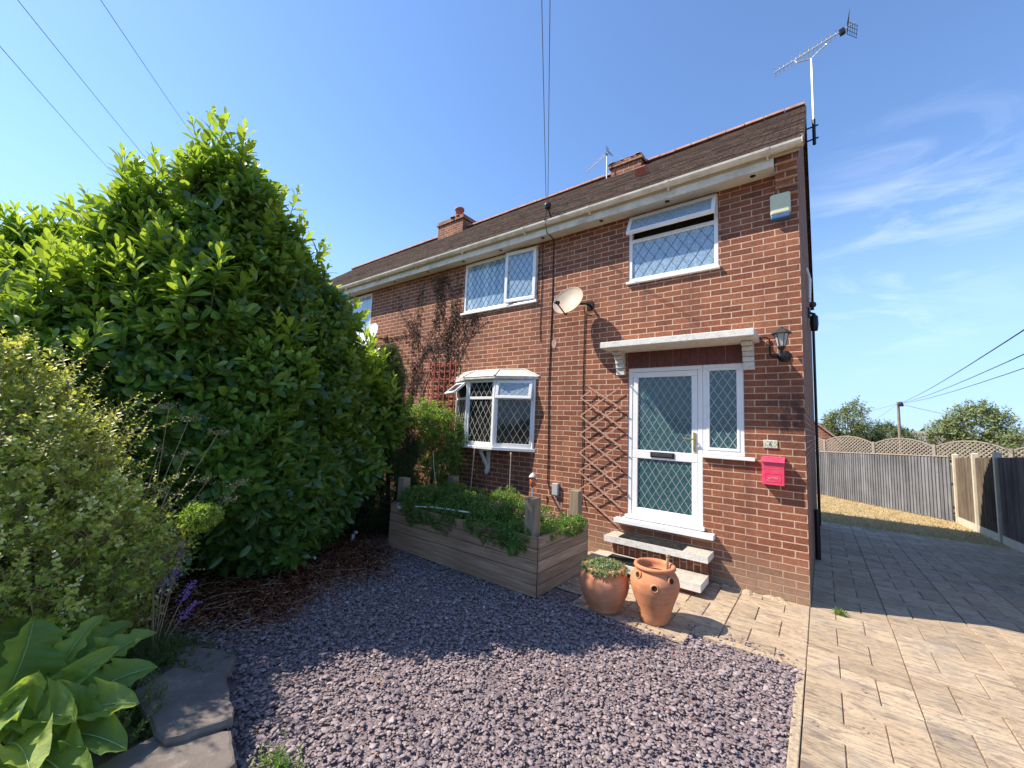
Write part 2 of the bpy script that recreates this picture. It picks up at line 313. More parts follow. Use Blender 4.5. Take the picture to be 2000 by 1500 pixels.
MT['laurel'] = leaf_mat('laurel_leaf', [(0, (0.030, 0.078, 0.025)), (0.25, (0.065, 0.155, 0.040)), (0.5, (0.16, 0.29, 0.045)), (1, (0.42, 0.52, 0.07))], 0.30, 0.38, (0.42, 0.55, 0.03), 0.6)
MT['varieg'] = leaf_mat('variegated_leaf', [(0, (0.05, 0.08, 0.025)), (0.3, (0.13, 0.22, 0.045)), (0.6, (0.34, 0.44, 0.08)), (0.88, (0.60, 0.62, 0.12)), (1, (0.78, 0.78, 0.50))], 0.42, 0.42, (0.75, 0.72, 0.10), 0.5)
MT['darkgreen'] = leaf_mat('dark_small_leaf', [(0, (0.015, 0.035, 0.012)), (0.6, (0.04, 0.085, 0.02)), (1, (0.10, 0.16, 0.035))], 0.5, 0.25)
MT['yew'] = leaf_mat('conifer_needles', [(0, (0.008, 0.022, 0.008)), (0.7, (0.02, 0.05, 0.012)), (1, (0.06, 0.11, 0.02))], 0.55, 0.15)
MT['limeshrub'] = leaf_mat('lime_leaf', [(0, (0.04, 0.09, 0.02)), (0.4, (0.14, 0.24, 0.03)), (1, (0.45, 0.52, 0.08))], 0.45, 0.35)
MT['bedleaf'] = leaf_mat('bedding_leaf', [(0, (0.03, 0.07, 0.02)), (0.5, (0.08, 0.17, 0.03)), (0.85, (0.18, 0.28, 0.05)), (1, (0.45, 0.48, 0.30))], 0.45, 0.35)
MT['bigleaf'] = leaf_mat('broad_leaf', [(0, (0.10, 0.19, 0.05)), (0.5, (0.19, 0.31, 0.065)), (1, (0.36, 0.45, 0.10))], 0.5, 0.42, (0.50, 0.62, 0.06), 0.35, 0.6, .006)
MT['bigrib'] = simple('leaf_midrib', (0.30, 0.40, 0.16), 0.5)
MT['hebe'] = leaf_mat('hebe_leaf', [(0, (0.05, 0.09, 0.03)), (0.6, (0.16, 0.22, 0.05)), (1, (0.35, 0.40, 0.14))], 0.45, 0.3)
MT['purple'] = leaf_mat('purple_flower', [(0, (0.20, 0.09, 0.42)), (1, (0.40, 0.24, 0.68))], 0.6, 0.3, (0.3, 0.15, 0.5))
MT['palebloom'] = leaf_mat('pale_seedhead', [(0, (0.25, 0.24, 0.11)), (1, (0.55, 0.50, 0.33))], 0.7, 0.3, (0.5, 0.5, 0.25))
MT['litter'] = leaf_mat('fallen_leaf', [(0, (0.10, 0.032, 0.018)), (0.6, (0.22, 0.08, 0.042)), (0.93, (0.34, 0.18, 0.10)), (1, (0.5, 0.33, 0.15))], 0.8, 0.1, (0.3, 0.1, 0.05), 0.2)
MT['deadleaf'] = leaf_mat('dead_creeper_leaf', [(0, (0.035, 0.022, 0.018)), (0.6, (0.09, 0.05, 0.035)), (1, (0.22, 0.14, 0.09))], 0.85, 0.1, (0.2, 0.1, 0.05), 0.2)
MT['treeleaf'] = leaf_mat('tree_leaf', [(0, (0.12, 0.17, 0.06)), (0.5, (0.22, 0.27, 0.11)), (1, (0.34, 0.37, 0.18))], 0.6, 0.25, (0.3, 0.35, 0.08), 0.3)
MT['treeleaf_dark'] = leaf_mat('dark_tree_leaf', [(0, (0.08, 0.12, 0.045)), (0.6, (0.14, 0.19, 0.08)), (1, (0.22, 0.26, 0.12))], 0.6, 0.2, (0.2, 0.28, 0.05), 0.3)
MT['succulent'] = leaf_mat('succulent_leaf', [(0, (0.12, 0.17, 0.06)), (0.6, (0.26, 0.30, 0.14)), (1, (0.40, 0.20, 0.12))], 0.5, 0.2)

# ------------------------------------------------------------------ mesh helpers
ORG = {}
def V(*a): return Vector(a)
def tag(o, label=None, cat=None, group=None, kind=None):
    if label: o['label'] = label
    if cat: o['category'] = cat
    if group: o['group'] = group
    if kind: o['kind'] = kind
    return o
def thing(name, loc, label, cat, group=None):
    o = bpy.data.objects.new(name, None); COL.objects.link(o); o.location = loc; o.empty_display_size = 0.1
    ORG[o.name] = Vector(loc); return tag(o, label, cat, group)
def org_of(p): return ORG.get(p.name, Vector((0, 0, 0)))

class Fr:                                    # local frame: u across, n outward, w up
    def __init__(s, O, U, Nn, Wd=(0, 0, 1)):
        s.O, s.U, s.N, s.W = Vector(O), Vector(U).normalized(), Vector(Nn).normalized(), Vector(Wd).normalized()
    def p(s, u, n, w): return s.O + s.U*u + s.N*n + s.W*w
FW = Fr((0, 0, 0), (1, 0, 0), (0, -1, 0))    # facade frame: u = x, n towards the viewer, w = z
GW = Fr((0, 0, 0), (0, 1, 0), (1, 0, 0))     # gable frame: u = y, n = +x

class MB:
    def __init__(s): s.v = []; s.f = []; s.r = []; s.cur = 0.5
    def add(s, vs, fs):
        b = len(s.v); s.v += [tuple(x) for x in vs]; s.f += [tuple(b+i for i in f) for f in fs]; s.r += [s.cur]*len(vs)
        return s
    def obox(s, fr, u0, u1, n0, n1, w0, w1):
        p = [fr.p(u, n, w) for w in (w0, w1) for n in (n0, n1) for u in (u0, u1)]
        fs = [(0, 1, 3, 2), (4, 6, 7, 5), (0, 4, 5, 1), (2, 3, 7, 6), (0, 2, 6, 4), (1, 5, 7, 3)]
        if fr.U.cross(fr.N).dot(fr.W) > 0: fs = [tuple(reversed(f)) for f in fs]
        return s.add(p, fs)
    def box(s, x0, x1, y0, y1, z0, z1):
        p = [(x, y, z) for z in (z0, z1) for y in (y0, y1) for x in (x0, x1)]
        return s.add(p, [(0, 2, 3, 1), (4, 5, 7, 6), (0, 1, 5, 4), (2, 6, 7, 3), (0, 4, 6, 2), (1, 3, 7, 5)])
    def tube(s, pts, r, n=6, r1=None, cap=True):
        pts = [Vector(p) for p in pts]; m = len(pts); rs = []
        for i, p in enumerate(pts):
            d = (pts[min(i+1, m-1)] - pts[max(i-1, 0)])
            if d.length < 1e-9: d = Vector((0, 0, 1))
            d.normalize(); a = Vector((0, 0, 1)) if abs(d.z) < 0.9 else Vector((1, 0, 0))
            e1 = d.cross(a).normalized(); e2 = d.cross(e1)
            rr = r if r1 is None else r + (r1-r)*i/(m-1)
            rs.append([p + (e1*cos(2*pi*k/n) + e2*sin(2*pi*k/n))*rr for k in range(n)])
        vs = [q for ring in rs for q in ring]; fs = []
        for i in range(m-1):
            for k in range(n): fs.append((i*n+k, (i+1)*n+k, (i+1)*n+(k+1) % n, i*n+(k+1) % n))
        if cap: fs += [tuple(range(n)), tuple(reversed(range((m-1)*n, m*n)))]
        return s.add(vs, fs)
    def lathe(s, c, prof, n=32, axis=None):
        c = Vector(c); vs = []
        if axis is None: e1, e2, e3 = Vector((1, 0, 0)), Vector((0, 1, 0)), Vector((0, 0, 1))
        else:
            e3 = Vector(axis).normalized(); a = Vector((0, 0, 1)) if abs(e3.z) < 0.9 else Vector((1, 0, 0))
            e1 = a.cross(e3).normalized(); e2 = e3.cross(e1)
        for r, z in prof: vs += [c + e3*z + (e1*cos(2*pi*k/n) + e2*sin(2*pi*k/n))*r for k in range(n)]
        fs = [(i*n+k, i*n+(k+1) % n, (i+1)*n+(k+1) % n, (i+1)*n+k) for i in range(len(prof)-1) for k in range(n)]
        return s.add(vs, fs)
    def prism(s, pts, d):                     # closed outline extruded by vector d
        pts = [Vector(p) for p in pts]; d = Vector(d); m = len(pts)
        fs = [tuple(range(m)), tuple(reversed(range(m, 2*m)))] + [(i, i+m, (i+1) % m+m, (i+1) % m) for i in range(m)]
        return s.add(pts + [p+d for p in pts], [tuple(reversed(f)) for f in fs])
    def build(s, name, mat, parent=None, at=None, smooth=False, bevel=0.0, auto=True):
        o0 = org_of(parent) if parent is not None else Vector(at or (0, 0, 0))
        me = bpy.data.meshes.new(name); me.from_pydata([(x-o0.x, y-o0.y, z-o0.z) for x, y, z in s.v], [], s.f)
        me.update(); me.materials.append(MT[mat] if isinstance(mat, str) else mat)
        at_ = me.attributes.new('rnd', 'FLOAT', 'POINT'); at_.data.foreach_set('value', s.r)
        if auto:
            import bmesh
            b = bmesh.new(); b.from_mesh(me); bmesh.ops.recalc_face_normals(b, faces=b.faces); b.to_mesh(me); b.free()
        if smooth: me.polygons.foreach_set('use_smooth', [True]*len(me.polygons))
        o = bpy.data.objects.new(name, me); COL.objects.link(o)
        if parent is not None: o.parent = parent; ORG[o.name] = o0
        else: o.location = o0; ORG[o.name] = o0
        if bevel: 
            m = o.modifiers.new('bevel', 'BEVEL'); m.width = bevel; m.segments = 2; m.limit_method = 'ANGLE'; m.angle_limit = radians(40)
        return o

def npmesh(name, verts, faces, mat, rnd=None, parent=None, at=None, smooth=True):
    """verts (N,3); faces: list of int arrays (M,k)"""
    o0 = np.array(org_of(parent) if parent is not None else (at or (0, 0, 0)), float)
    me = bpy.data.meshes.new(name); v = (verts - o0).astype(np.float32)
    me.vertices.add(len(v)); me.vertices.foreach_set('co', v.ravel())
    tot = sum(f.size for f in faces); nf = sum(len(f) for f in faces)
    me.loops.add(tot); me.polygons.add(nf)
    me.loops.foreach_set('vertex_index', np.concatenate([f.ravel() for f in faces]).astype(np.int32))
    lens = np.concatenate([np.full(len(f), f.shape[1]) for f in faces]); st = np.concatenate([[0], np.cumsum(lens)[:-1]])
    me.polygons.foreach_set('loop_start', st.astype(np.int32))
    me.update(calc_edges=True); me.materials.append(MT[mat])
    if rnd is not None:
        a = me.attributes.new('rnd', 'FLOAT', 'POINT'); a.data.foreach_set('value', np.asarray(rnd, np.float32))
    if smooth: me.polygons.foreach_set('use_smooth', [True]*nf)
    me.validate()
    o = bpy.data.objects.new(name, me); COL.objects.link(o)
    if parent is not None: o.parent = parent
    else: o.location = o0
    ORG[o.name] = Vector(o0); return o

def nrm(a): return a/np.maximum(np.linalg.norm(a, axis=-1, keepdims=True), 1e-9)
def leaves(name, P, D, Nn, L, Wd, mat, rnd, parent=None, detail=2, droop=0.15, cup=0.25, w=(0.36, 0.5), **k):
    n = len(P); D = nrm(D); S = nrm(np.cross(D, Nn)); Nn = np.cross(S, D)
    L = L[:, None]; Wd = Wd[:, None]
    def pt(t, s): return P + D*L*t + S*Wd*s + Nn*(abs(s)*cup*Wd - droop*L*t*t)
    if detail == 2:
        a, b = w
        pts = [pt(0, 0), pt(.30, -a), pt(.30, 0), pt(.30, a), pt(.68, -b), pt(.68, 0), pt(.68, b), pt(.9, -b*.55), pt(.9, b*.55), pt(1, 0)]
        q = [(1, 2, 5, 4), (2, 3, 6, 5), (4, 5, 9, 7), (5, 6, 8, 9)]; t = [(0, 2, 1), (0, 3, 2)]
    else:
        pts = [pt(0, 0), pt(.5, -.5), pt(1, 0), pt(.5, .5)]; q = []; t = [(0, 2, 1), (0, 3, 2)]
    m = len(pts); Vv = np.stack(pts, 1).reshape(-1, 3); off = (np.arange(n)*m)[:, None, None]
    fs = [(off + np.array(t)[None]).reshape(-1, 3)]
    if q: fs.append((off + np.array(q)[None]).reshape(-1, 4))
    return npmesh(name, Vv, fs, mat, np.repeat(rnd, m), parent, **k)

def ell_surface(lobes, n, up_bias=0.0, shrink=0.9):
    """points on the outer surface of a union of ellipsoids (cx,cy,cz,rx,ry,rz)"""
    lb = np.array(lobes, float); ar = (lb[:, 3]*lb[:, 4]*lb[:, 5])**(2/3); out_p = []; out_n = []; got = 0
    while got < n:
        i = RG.choice(len(lb), n, p=ar/ar.sum()); d = nrm(RG.normal(size=(n, 3)))
        c = lb[i, :3]; r = lb[i, 3:]; p = c + d*r; nn = nrm(d/r)
        ok = p[:, 2] > 0.05
        for j in range(len(lb)):
            q = ((p - lb[j, :3])/(lb[j, 3:]*shrink)); ok &= ((q*q).sum(1) > 1) | (i == j)
        if up_bias: ok &= RG.random(n) < (1-up_bias) + up_bias*(nn[:, 2]*.5+.5)
        out_p.append(p[ok]); out_n.append(nn[ok]); got += ok.sum()
    return np.concatenate(out_p)[:n], np.concatenate(out_n)[:n]
def bumpy(lobes, n, r0, r1, seed=3):
    """smaller lobes scattered over the big ones"""
    st = RG.bit_generator.state; p, _ = ell_surface(lobes, n); res = list(lobes)
    for q in p: 
        r = RG.uniform(r0, r1); res.append((q[0], q[1], q[2], r, r, r*RG.uniform(0.9, 1.3)))
    return res

def shoots(name, B, A, slen, m, L, Wd, mat, parent, tipyoung=0.4, base_r=0.35, th0=78, th1=22, stems='green_stem', young=None, sr=0.004, stem_mat='stem', **k):
    """B bases, A directions; m leaves spiral round each stem"""
    n = len(B); A = nrm(A); ref = np.where(np.abs(A[:, 2:3]) < .9, np.array([[0, 0, 1.]]), np.array([[1., 0, 0]]))
    e1 = nrm(np.cross(A, ref)); e2 = np.cross(A, e1); ph = RG.random(n)*6.28
    Ps, Ds, Ns, Ls, Ws, Rs = [], [], [], [], [], []
    yg = RG.random(n) if young is None else young
    for j in range(m):
        s = (j+.5)/m; az = ph + j*2.39996 + RG.normal(size=n)*.25
        rad = e1*np.cos(az)[:, None] + e2*np.sin(az)[:, None]
        th = np.radians(th0 + (th1-th0)*s + RG.normal(size=n)*8)[:, None]
        d = A*np.cos(th) + rad*np.sin(th); nn = A*np.sin(th) - rad*np.cos(th)
        Ps.append(B + A*(slen[:, None]*s)); Ds.append(d); Ns.append(nn + RG.normal(size=(n, 3))*.12)
        sz = (0.8 + .35*sin(pi*min(1, s*1.1))) * (1 - .35*max(0, s-.7)/.3) * RG.uniform(.8, 1.15, n)
        Ls.append(L*sz); Ws.append(Wd*sz)
        Rs.append(np.clip(base_r*RG.uniform(.4, 1.2, n) + tipyoung*(s**1.5)*yg, 0, 1))
    leaves('foliage', np.concatenate(Ps), np.concatenate(Ds), np.concatenate(Ns), np.concatenate(Ls), np.concatenate(Ws), mat, np.concatenate(Rs), parent, **k)
    # thin 3-sided stems
    E = B + A*slen[:, None]*.95; S0 = B - A*slen[:, None]*.5
    vs = []
    for q, r in ((S0, sr*1.3), (E, sr*.5)):
        for kk in range(3): vs.append(q + (e1*cos(kk*2.094) + e2*sin(kk*2.094))*r)
    vv = np.stack(vs, 1).reshape(-1, 3); off = (np.arange(n)*6)[:, None, None]
    npmesh('twigs', vv, [(off + np.array([(0, 1, 4, 3), (1, 2, 5, 4), (2, 0, 3, 5)])[None]).reshape(-1, 4)], stem_mat, None, parent)

def leading(mb, fr, u0, u1, w0, w1, n, pu, pw, wd=0.0065, t=0.003):
    kk = pw/pu
    def seg(a, b):
        d = (fr.p(b[0], 0, b[1]) - fr.p(a[0], 0, a[1])); L = d.length
        if L < 0.01: return
        d.normalize(); f2 = Fr(fr.p(a[0], n, a[1]), d, fr.N, d.cross(fr.N)); mb.obox(f2, 0, L, 0, t, -wd/2, wd/2)
    for sg in (1, -1):
        c = -40
        uc, wc = (u0+u1)/2, (w0+w1)/2
        for i in range(-40, 41):
            # line w = wc + sg*kk*(u-uc) + i*pw
            pts = []
            f = lambda u: wc + sg*kk*(u-uc) + (i+.5)*pw
            ua, ub = u0, u1
            # clip in w
            lo = (w0 - wc - (i+.5)*pw)/(sg*kk) + uc; hi = (w1 - wc - (i+.5)*pw)/(sg*kk) + uc
            if lo > hi: lo, hi = hi, lo
            ua, ub = max(ua, lo), min(ub, hi)
            if ub - ua > 0.01: seg((ua, f(ua)), (ub, f(ub)))

def sash(parent, fr, u0, u1, w0, w1, n0, n1, fwid, pane, lead=(0.12, 0.19), frame_mat='upvc', nm='casement', lmat='lead'):
    """one glazed light: frame mesh with pane and leading as sub-parts"""
    m = MB(); m.obox(fr, u0, u1, n0, n1, w0, w0+fwid); m.obox(fr, u0, u1, n0, n1, w1-fwid, w1)
    m.obox(fr, u0, u0+fwid, n0+.0015, n1-.0015, w0+fwid, w1-fwid); m.obox(fr, u1-fwid, u1, n0+.0015, n1-.0015, w0+fwid, w1-fwid)
    f = m.build(nm, frame_mat, parent, bevel=0.006)
    nm_ = (n0+n1)/2
    MB().obox(fr, u0+fwid-.004, u1-fwid+.004, nm_-.006, nm_+.004, w0+fwid-.004, w1-fwid+.004).build('pane', pane, f)
    if lead:
        m = MB(); leading(m, fr, u0+fwid, u1-fwid, w0+fwid, w1-fwid, nm_+.0045, lead[0], lead[1]); m.build('leading', lmat, f)
    return f

# ------------------------------------------------------------------ ground
def gz(y): return -0.045*min(max(y, 0.0), 17.0)
def sheet(name, mat, rects, dz, kind='structure', step=None):
    """rects (x0,x1,y0,y1) laid on the falling ground"""
    m = MB()
    for x0, x1, y0, y1 in rects:
        ys = [y0] + [b for b in (0.0, 17.0) if y0 < b < y1] + [y1]
        for a, b in zip(ys[:-1], ys[1:]):
            m.add([(x0, a, gz(a)+dz), (x1, a, gz(a)+dz), (x1, b, gz(b)+dz), (x0, b, gz(b)+dz)], [(0, 1, 2, 3)])
    return tag(m.build(name, mat, auto=False), kind=kind)
sheet('ground', 'earth', [(-900, 900, -900, 1500)], -0.06)
sheet('gravel_bed', 'gravel_bed', [(-6.5, 0.0, -7.0, 0.0)], -0.022)
m = MB(); ys_ = np.linspace(-8, 0, 60); ed = lambda y: (-4.22 + .35*sin(y*1.7) + .15*sin(y*5+1) + .75*min(1, max(0, (-y-2.6)/1.6))) if y < -1.85 else -4.62
for a_, b_ in zip(ys_[:-1], ys_[1:]): m.add([(-9, a_, -.012), (ed(a_), a_, -.012), (ed(b_), b_, -.012), (-9, b_, -.012)], [(0, 1, 2, 3)])
tag(m.build('soil_border', 'mulch', auto=False), kind='structure')
sheet('driveway_base', 'grout', [(0.0, 3.3, -7.0, 7.25), (-2.25, 0.0, -1.36, 0.0), (-1.86, -0.84, -1.63, -1.36)], -0.010)
sheet('lawn', 'lawn', [(-6.0, 3.35, 7.25, 17.5)], -0.006)

# stamped slabs: repeating ashlar of five sizes in 0.6 m strips
def slabs():
    m = MB(); P = .58
    cells = [(0, .4, 0, .2), (.2, .6, .2, .42), (0, .2, .2, .58), (.2, .4, .42, .58), (.4, .6, .42, .78)]
    def inside(x0, x1, y0, y1, zone):
        zx0, zx1, zy0, zy1 = zone
        a, b, c, d = max(x0, zx0), min(x1, zx1), max(y0, zy0), min(y1, zy1)
        return (a, b, c, d) if b-a > .03 and d-c > .03 else None
    zones = [(0.0, 3.3, -7.0, 7.25), (-2.25, 0.0, -1.35, 0.0), (-1.86, -0.84, -1.62, -1.35)]
    for zi, zone in enumerate(zones):
        for i in range(-4, 6):
            for k in range(-16, 16):
                for (a, b, c, d) in cells:
                    y1 = -0.77 - P*k - c + (i % 2)*0.03; y0 = -0.77 - P*k - d + (i % 2)*0.03
                    r = inside(i*.6+a, i*.6+b, y0, y1, zone)
                    if not r: continue
                    x0, x1, ya, yb = r; g0 = .0022; e = .005
                    m.cur = random.random(); z = random.uniform(-.0015, .0015)
                    o = []
                    for q, zz in ((g0, -.0085), (g0+e, .0)):
                        for (x, y) in ((x0+q, ya+q), (x1-q, ya+q), (x1-q, yb-q), (x0+q, yb-q)):
                            jit = random.uniform(-.0025, .0025) if zz == 0 else 0
                            o.append((x+jit, y+jit, gz(y)+zz+z))
                    m.add(o, [(4, 5, 6, 7), (0, 1, 5, 4), (1, 2, 6, 5), (2, 3, 7, 6), (3, 0, 4, 7)])
    return tag(m.build('driveway', 'paving', auto=False), kind='structure')
slabs()
# concrete kerb strip along the slab edge by the gravel
m = MB()
m.box(-.86, -.80, -1.62, -1.38, -.05, .006); m.box(-.80, 0.0, -1.40, -1.352, -.05, .004); m.box(-.055, -.004, -7, -1.40, -.05, .004)
tag(m.build('path_edging', 'mortarpad', bevel=.006), kind='structure')
m = MB()   # rough mortar and rubble at the foot of the wall
for i in range(70):
    x = random.uniform(-2.2, -.1) if i > 25 else random.uniform(-2.6, -2.1); y = -random.random()**2*(.10 if x > -.85 else .16) - .01
    s = random.uniform(.02, .06); m.cur = random.random()
    m.lathe((x, y, -.01), [(s, 0), (s*.8, s*.3), (s*.3, s*.5), (0.001, s*.5)], 6)
tag(m.build('wall_footing', 'mortarpad', smooth=False), kind='structure')

# ------------------------------------------------------------------ the house
H = thing('semi_detached_house', (0, 0, 0), 'red brick two storey semi detached house with white leaded windows and brown tiled roof', 'house')
XL = -15.0; D = 6.8; ZT = 4.74; EY, EZ = -0.34, 4.86; RY, RZ = 3.4, 7.80
DX0, DX1, SX1 = -1.93, -1.0, -0.56
holes = [(-1.93, -1.0, .56, 2.53), (-1.0, -.56, 1.45, 2.53), (-1.95, -.81, 3.74, 4.68), (-5.16, -3.50, 3.73, 4.68), (-9.4, -8.2, 3.7, 4.66), (-4.95, -3.7, 1.35, 2.45)]
def holed_wall(m, fr, u0, u1, w0, w1, holes, reveal):
    us = sorted({u0, u1, *[h[i] for h in holes for i in (0, 1)]}); ws = sorted({w0, w1, *[h[i] for h in holes for i in (2, 3)]})
    for a, b in zip(us[:-1], us[1:]):
        for c, d in zip(ws[:-1], ws[1:]):
            mu, mw = (a+b)/2, (c+d)/2
            if any(h[0] < mu < h[1] and h[2] < mw < h[3] for h in holes): continue
            m.add([fr.p(a, 0, c), fr.p(b, 0, c), fr.p(b, 0, d), fr.p(a, 0, d)], [(0, 1, 2, 3)])
    def solid(mu, mw): return not any(h[0] < mu < h[1] and h[2] < mw < h[3] for h in holes)
    for h in holes:
        a, b, c, d = h; e = .01
        if solid(a-e, (c+d)/2): m.add([fr.p(a, 0, c), fr.p(a, 0, d), fr.p(a, -reveal, d), fr.p(a, -reveal, c)], [(0, 1, 2, 3)])
        if solid(b+e, (c+d)/2): m.add([fr.p(b, 0, c), fr.p(b, -reveal, c), fr.p(b, -reveal, d), fr.p(b, 0, d)], [(0, 1, 2, 3)])
        if solid((a+b)/2, c-e): m.add([fr.p(a, 0, c), fr.p(a, -reveal, c), fr.p(b, -reveal, c), fr.p(b, 0, c)], [(0, 1, 2, 3)])
        if solid((a+b)/2, d+e): m.add([fr.p(a, 0, d), fr.p(b, 0, d), fr.p(b, -reveal, d), fr.p(a, -reveal, d)], [(0, 1, 2, 3)])
m = MB(); holed_wall(m, FW, XL, 0, -.3, ZT, holes, .12)
m.build('front_wall', 'brick', H, auto=False)
m = MB()   # gable end, rear and far end walls
m.add([(0, 0, -.6), (0, D, -.6), (0, D, ZT), (0, RY, RZ-.12), (0, 0, ZT+.06), (0, 0, ZT)], [(0, 1, 2, 3, 4, 5)])
m.build('gable_wall', 'brick', H, auto=False)
m = MB(); m.add([(0, D, -.6), (XL, D, -.6), (XL, D, ZT), (0, D, ZT)], [(0, 1, 2, 3)])
m.add([(XL, 0, -.6), (XL, D, -.6), (XL, D, ZT), (XL, RY, RZ-.1), (XL, 0, ZT)], [(4, 3, 2, 1, 0)])
m.build('rear_wall', 'brick_high', H, auto=False)
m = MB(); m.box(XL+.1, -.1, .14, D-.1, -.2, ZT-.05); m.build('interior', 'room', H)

# roof: stepped courses of plain tiles
def roof():
    n = 46; m = MB(); dy = (RY-EY)/n; dz = (RZ-EZ)/n; x0, x1 = XL-.1, .065
    sl = sqrt(dy*dy+dz*dz)
    nx = 90
    for i in range(n):
        y0, z0 = EY+dy*i, EZ+dz*i; y1, z1 = y0+dy*1.15, z0+dz*1.15
        xs = np.linspace(x0, x1, nx+1)
        xs[1:-1] += RG.uniform(-.03, .03, nx-1)
        for a, b in zip(xs[:-1], xs[1:]):
            m.cur = random.random(); j = random.uniform(0, .007) + .012; sg = .012*sin(a*.9+i*.02)
            p = [(a, y0, z0+j+sg), (b, y0, z0+j+sg), (b, y1, z1+.002+sg), (a, y1, z1+.002+sg), (a, y0, z0-.012), (b, y0, z0-.012)]
            m.add(p, [(0, 1, 2, 3), (4, 5, 1, 0)])
    rf = m.build('roof', 'roof', H, auto=False)
    m = MB(); m.add([(x0, RY, RZ), (x1, RY, RZ), (x1, D+.3, EZ), (x0, D+.3, EZ)], [(0, 1, 2, 3)])
    # underside + verge
    m.add([(x1, EY, EZ-.03), (x1, RY, RZ-.05), (x1, RY, RZ+.03), (x1, EY, EZ+.02)], [(0, 1, 2, 3)])
    m.add([(x1, D+.3, EZ-.03), (x1, RY, RZ-.05), (x1, RY, RZ+.0), (x1, D+.3, EZ)], [(3, 2, 1, 0)])
    m.add([(0, EY, EZ-.03), (x1, EY, EZ-.03), (x1, RY, RZ-.05), (0, RY, RZ-.05)], [(0, 3, 2, 1)])
    m.build('rear_slope', 'roof', rf, auto=False)
    m = MB(); x = x0
    while x < x1:
        l = min(.33, x1-x); m.cur = random.random(); s = random.uniform(0, .008)
        for k in range(1):
            m.prism([(x, RY+.13*cos(t), RZ-.03+s+.10*sin(t)) for t in np.linspace(pi, 0, 7)], (l-.012, 0, 0))
        x += .33
    m.build('ridge_tiles', 'ridge', rf)
    m = MB()   # mortar verge along the gable
    for i in range(30):
        a = i/30; m.cur = random.random()
        y = EY+(RY-EY)*a; z = EZ+(RZ-EZ)*a
        m.box(.035, .072, y, y+.13, z-.035, z+.012+.1*.0)
    m.build('verge', 'mortarpad', rf)
    # clay vent tile and round cowl
    f = Fr((-2.2, 1.22, EZ+(1.22-EY)*.786), (1, 0, 0), (0, -cos(.665), -sin(.665)), (0, -sin(.665), cos(.665)))
    m = MB(); m.prism([f.p(-.11, -.05, -.02), f.p(.11, -.05, -.02), f.p(.11, .10, .0), f.p(.07, .10, .14), f.p(-.07, .10, .14), f.p(-.11, .10, .0)][2:6], f.N*-.16)
    m.build('roof_vent', 'terra_red', rf)
roof()
# eaves: soffit, fascia, gutter
FX = -.205
m = MB(); m.box(XL, FX, -.225, -.002, 4.70, 4.716); so = m.build('soffit', 'soffit', H)
for x in (-.42, -1.39, -2.32, -3.33, -4.2, -5.1, -6.1, -7.2):
    MB().lathe((x, -.12, 4.700), [(.001, -.002), (.03, -.002), (.036, .004)], 16).build('soffit_vent', 'black', so)
m = MB(); m.box(XL, FX, -.245, -.227, 4.672, 4.775); m.build('fascia', 'upvc_old', H, bevel=.003)
m = MB()
for x in np.arange(XL, -.1, 2.0): pass
m.prism([(XL, -.36+.055+.055*cos(t)*1.0, 4.845+.06*sin(t)) for t in np.linspace(pi, 2*pi, 9)] + [(XL, -.25+.0, 4.85), (XL, -.256, 4.85)] + [(XL, -.305+.049*cos(t), 4.848+.053*sin(t)) for t in np.linspace(2*pi, pi, 9)], (-XL+.055, 0, 0))
gt = m.build('gutter', 'upvc_old', H, smooth=False)
m = MB(); m.box(XL, .03, -.247, -.23, 4.779, 4.865); m.build('fascia', 'soffit', H)
for x in (-.28, -1.35, -2.45, -3.6, -5.0, -6.3, -7.6, -8.9):
    m = MB(); m.prism([(x, -.305+.062*cos(t), 4.845+.067*sin(t)) for t in np.linspace(pi, 2*pi, 9)] + [(x, -.305+.052*cos(t), 4.845+.057*sin(t)) for t in np.linspace(2*pi, pi, 9)], (.045, 0, 0))
    m.box(x+.012, x+.03, -.30, -.25, 4.755, 4.79); m.build('gutter_bracket', 'upvc_old', gt)
m = MB(); m.box(.055, .062, -.362, -.25, 4.785, 4.86); m.build('gutter_end', 'upvc_old', gt, bevel=.004)
# brick corbel at the right end of the eaves
m = MB()
for i in range(6):
    z0 = 4.42+i*.075; pr = .012+.036*(i+1) if i < 5 else .225
    m.box(-.205+.001*i, .0015+.0005*i, -min(pr, .225), .0, z0+.002, z0+.0745 if i < 5 else 4.80)
m.build('corbel', 'brick_high', H)

def chimney(name, x0, x1, y0, y1, zb, zt, pots):
    m = MB(); m.box(x0, x1, y0, y1, zb, zt-.14); m.box(x0-.04, x1+.04, y0-.04, y1+.04, zt-.1395, zt-.075); m.box(x0-.01, x1+.01, y0-.01, y1+.01, zt-.0745, zt)
    c = m.build('chimney', 'brick_high', H)
    m = MB()
    for i in range(26):
        x, y = random.uniform(x0, x1), random.uniform(y0, y1); r = random.uniform(.05, .12)
        m.lathe((x, y, zt-.02), [(r, 0), (r*.8, r*.35), (r*.3, r*.55), (.001, r*.6)], 7)
    m.build('mortar_cap', 'mortarpad', c)
    for (x, y, r, h) in pots:
        MB().lathe((x, y, zt), [(r, 0), (r*.92, h*.8), (r*1.15, h*.82), (r*1.15, h), (r*.8, h), (r*.8, h*.3), (.001, h*.3)], 18).build('chimney_pot', 'terra_red', c, smooth=True)
chimney('chimney', -3.64, -2.92, 3.1, 3.9, 7.2, 7.91, [])
chimney('chimney', -9.62, -8.50, 3.1, 3.8, 7.2, 8.13, [(-8.88, 3.3, .13, .36)])

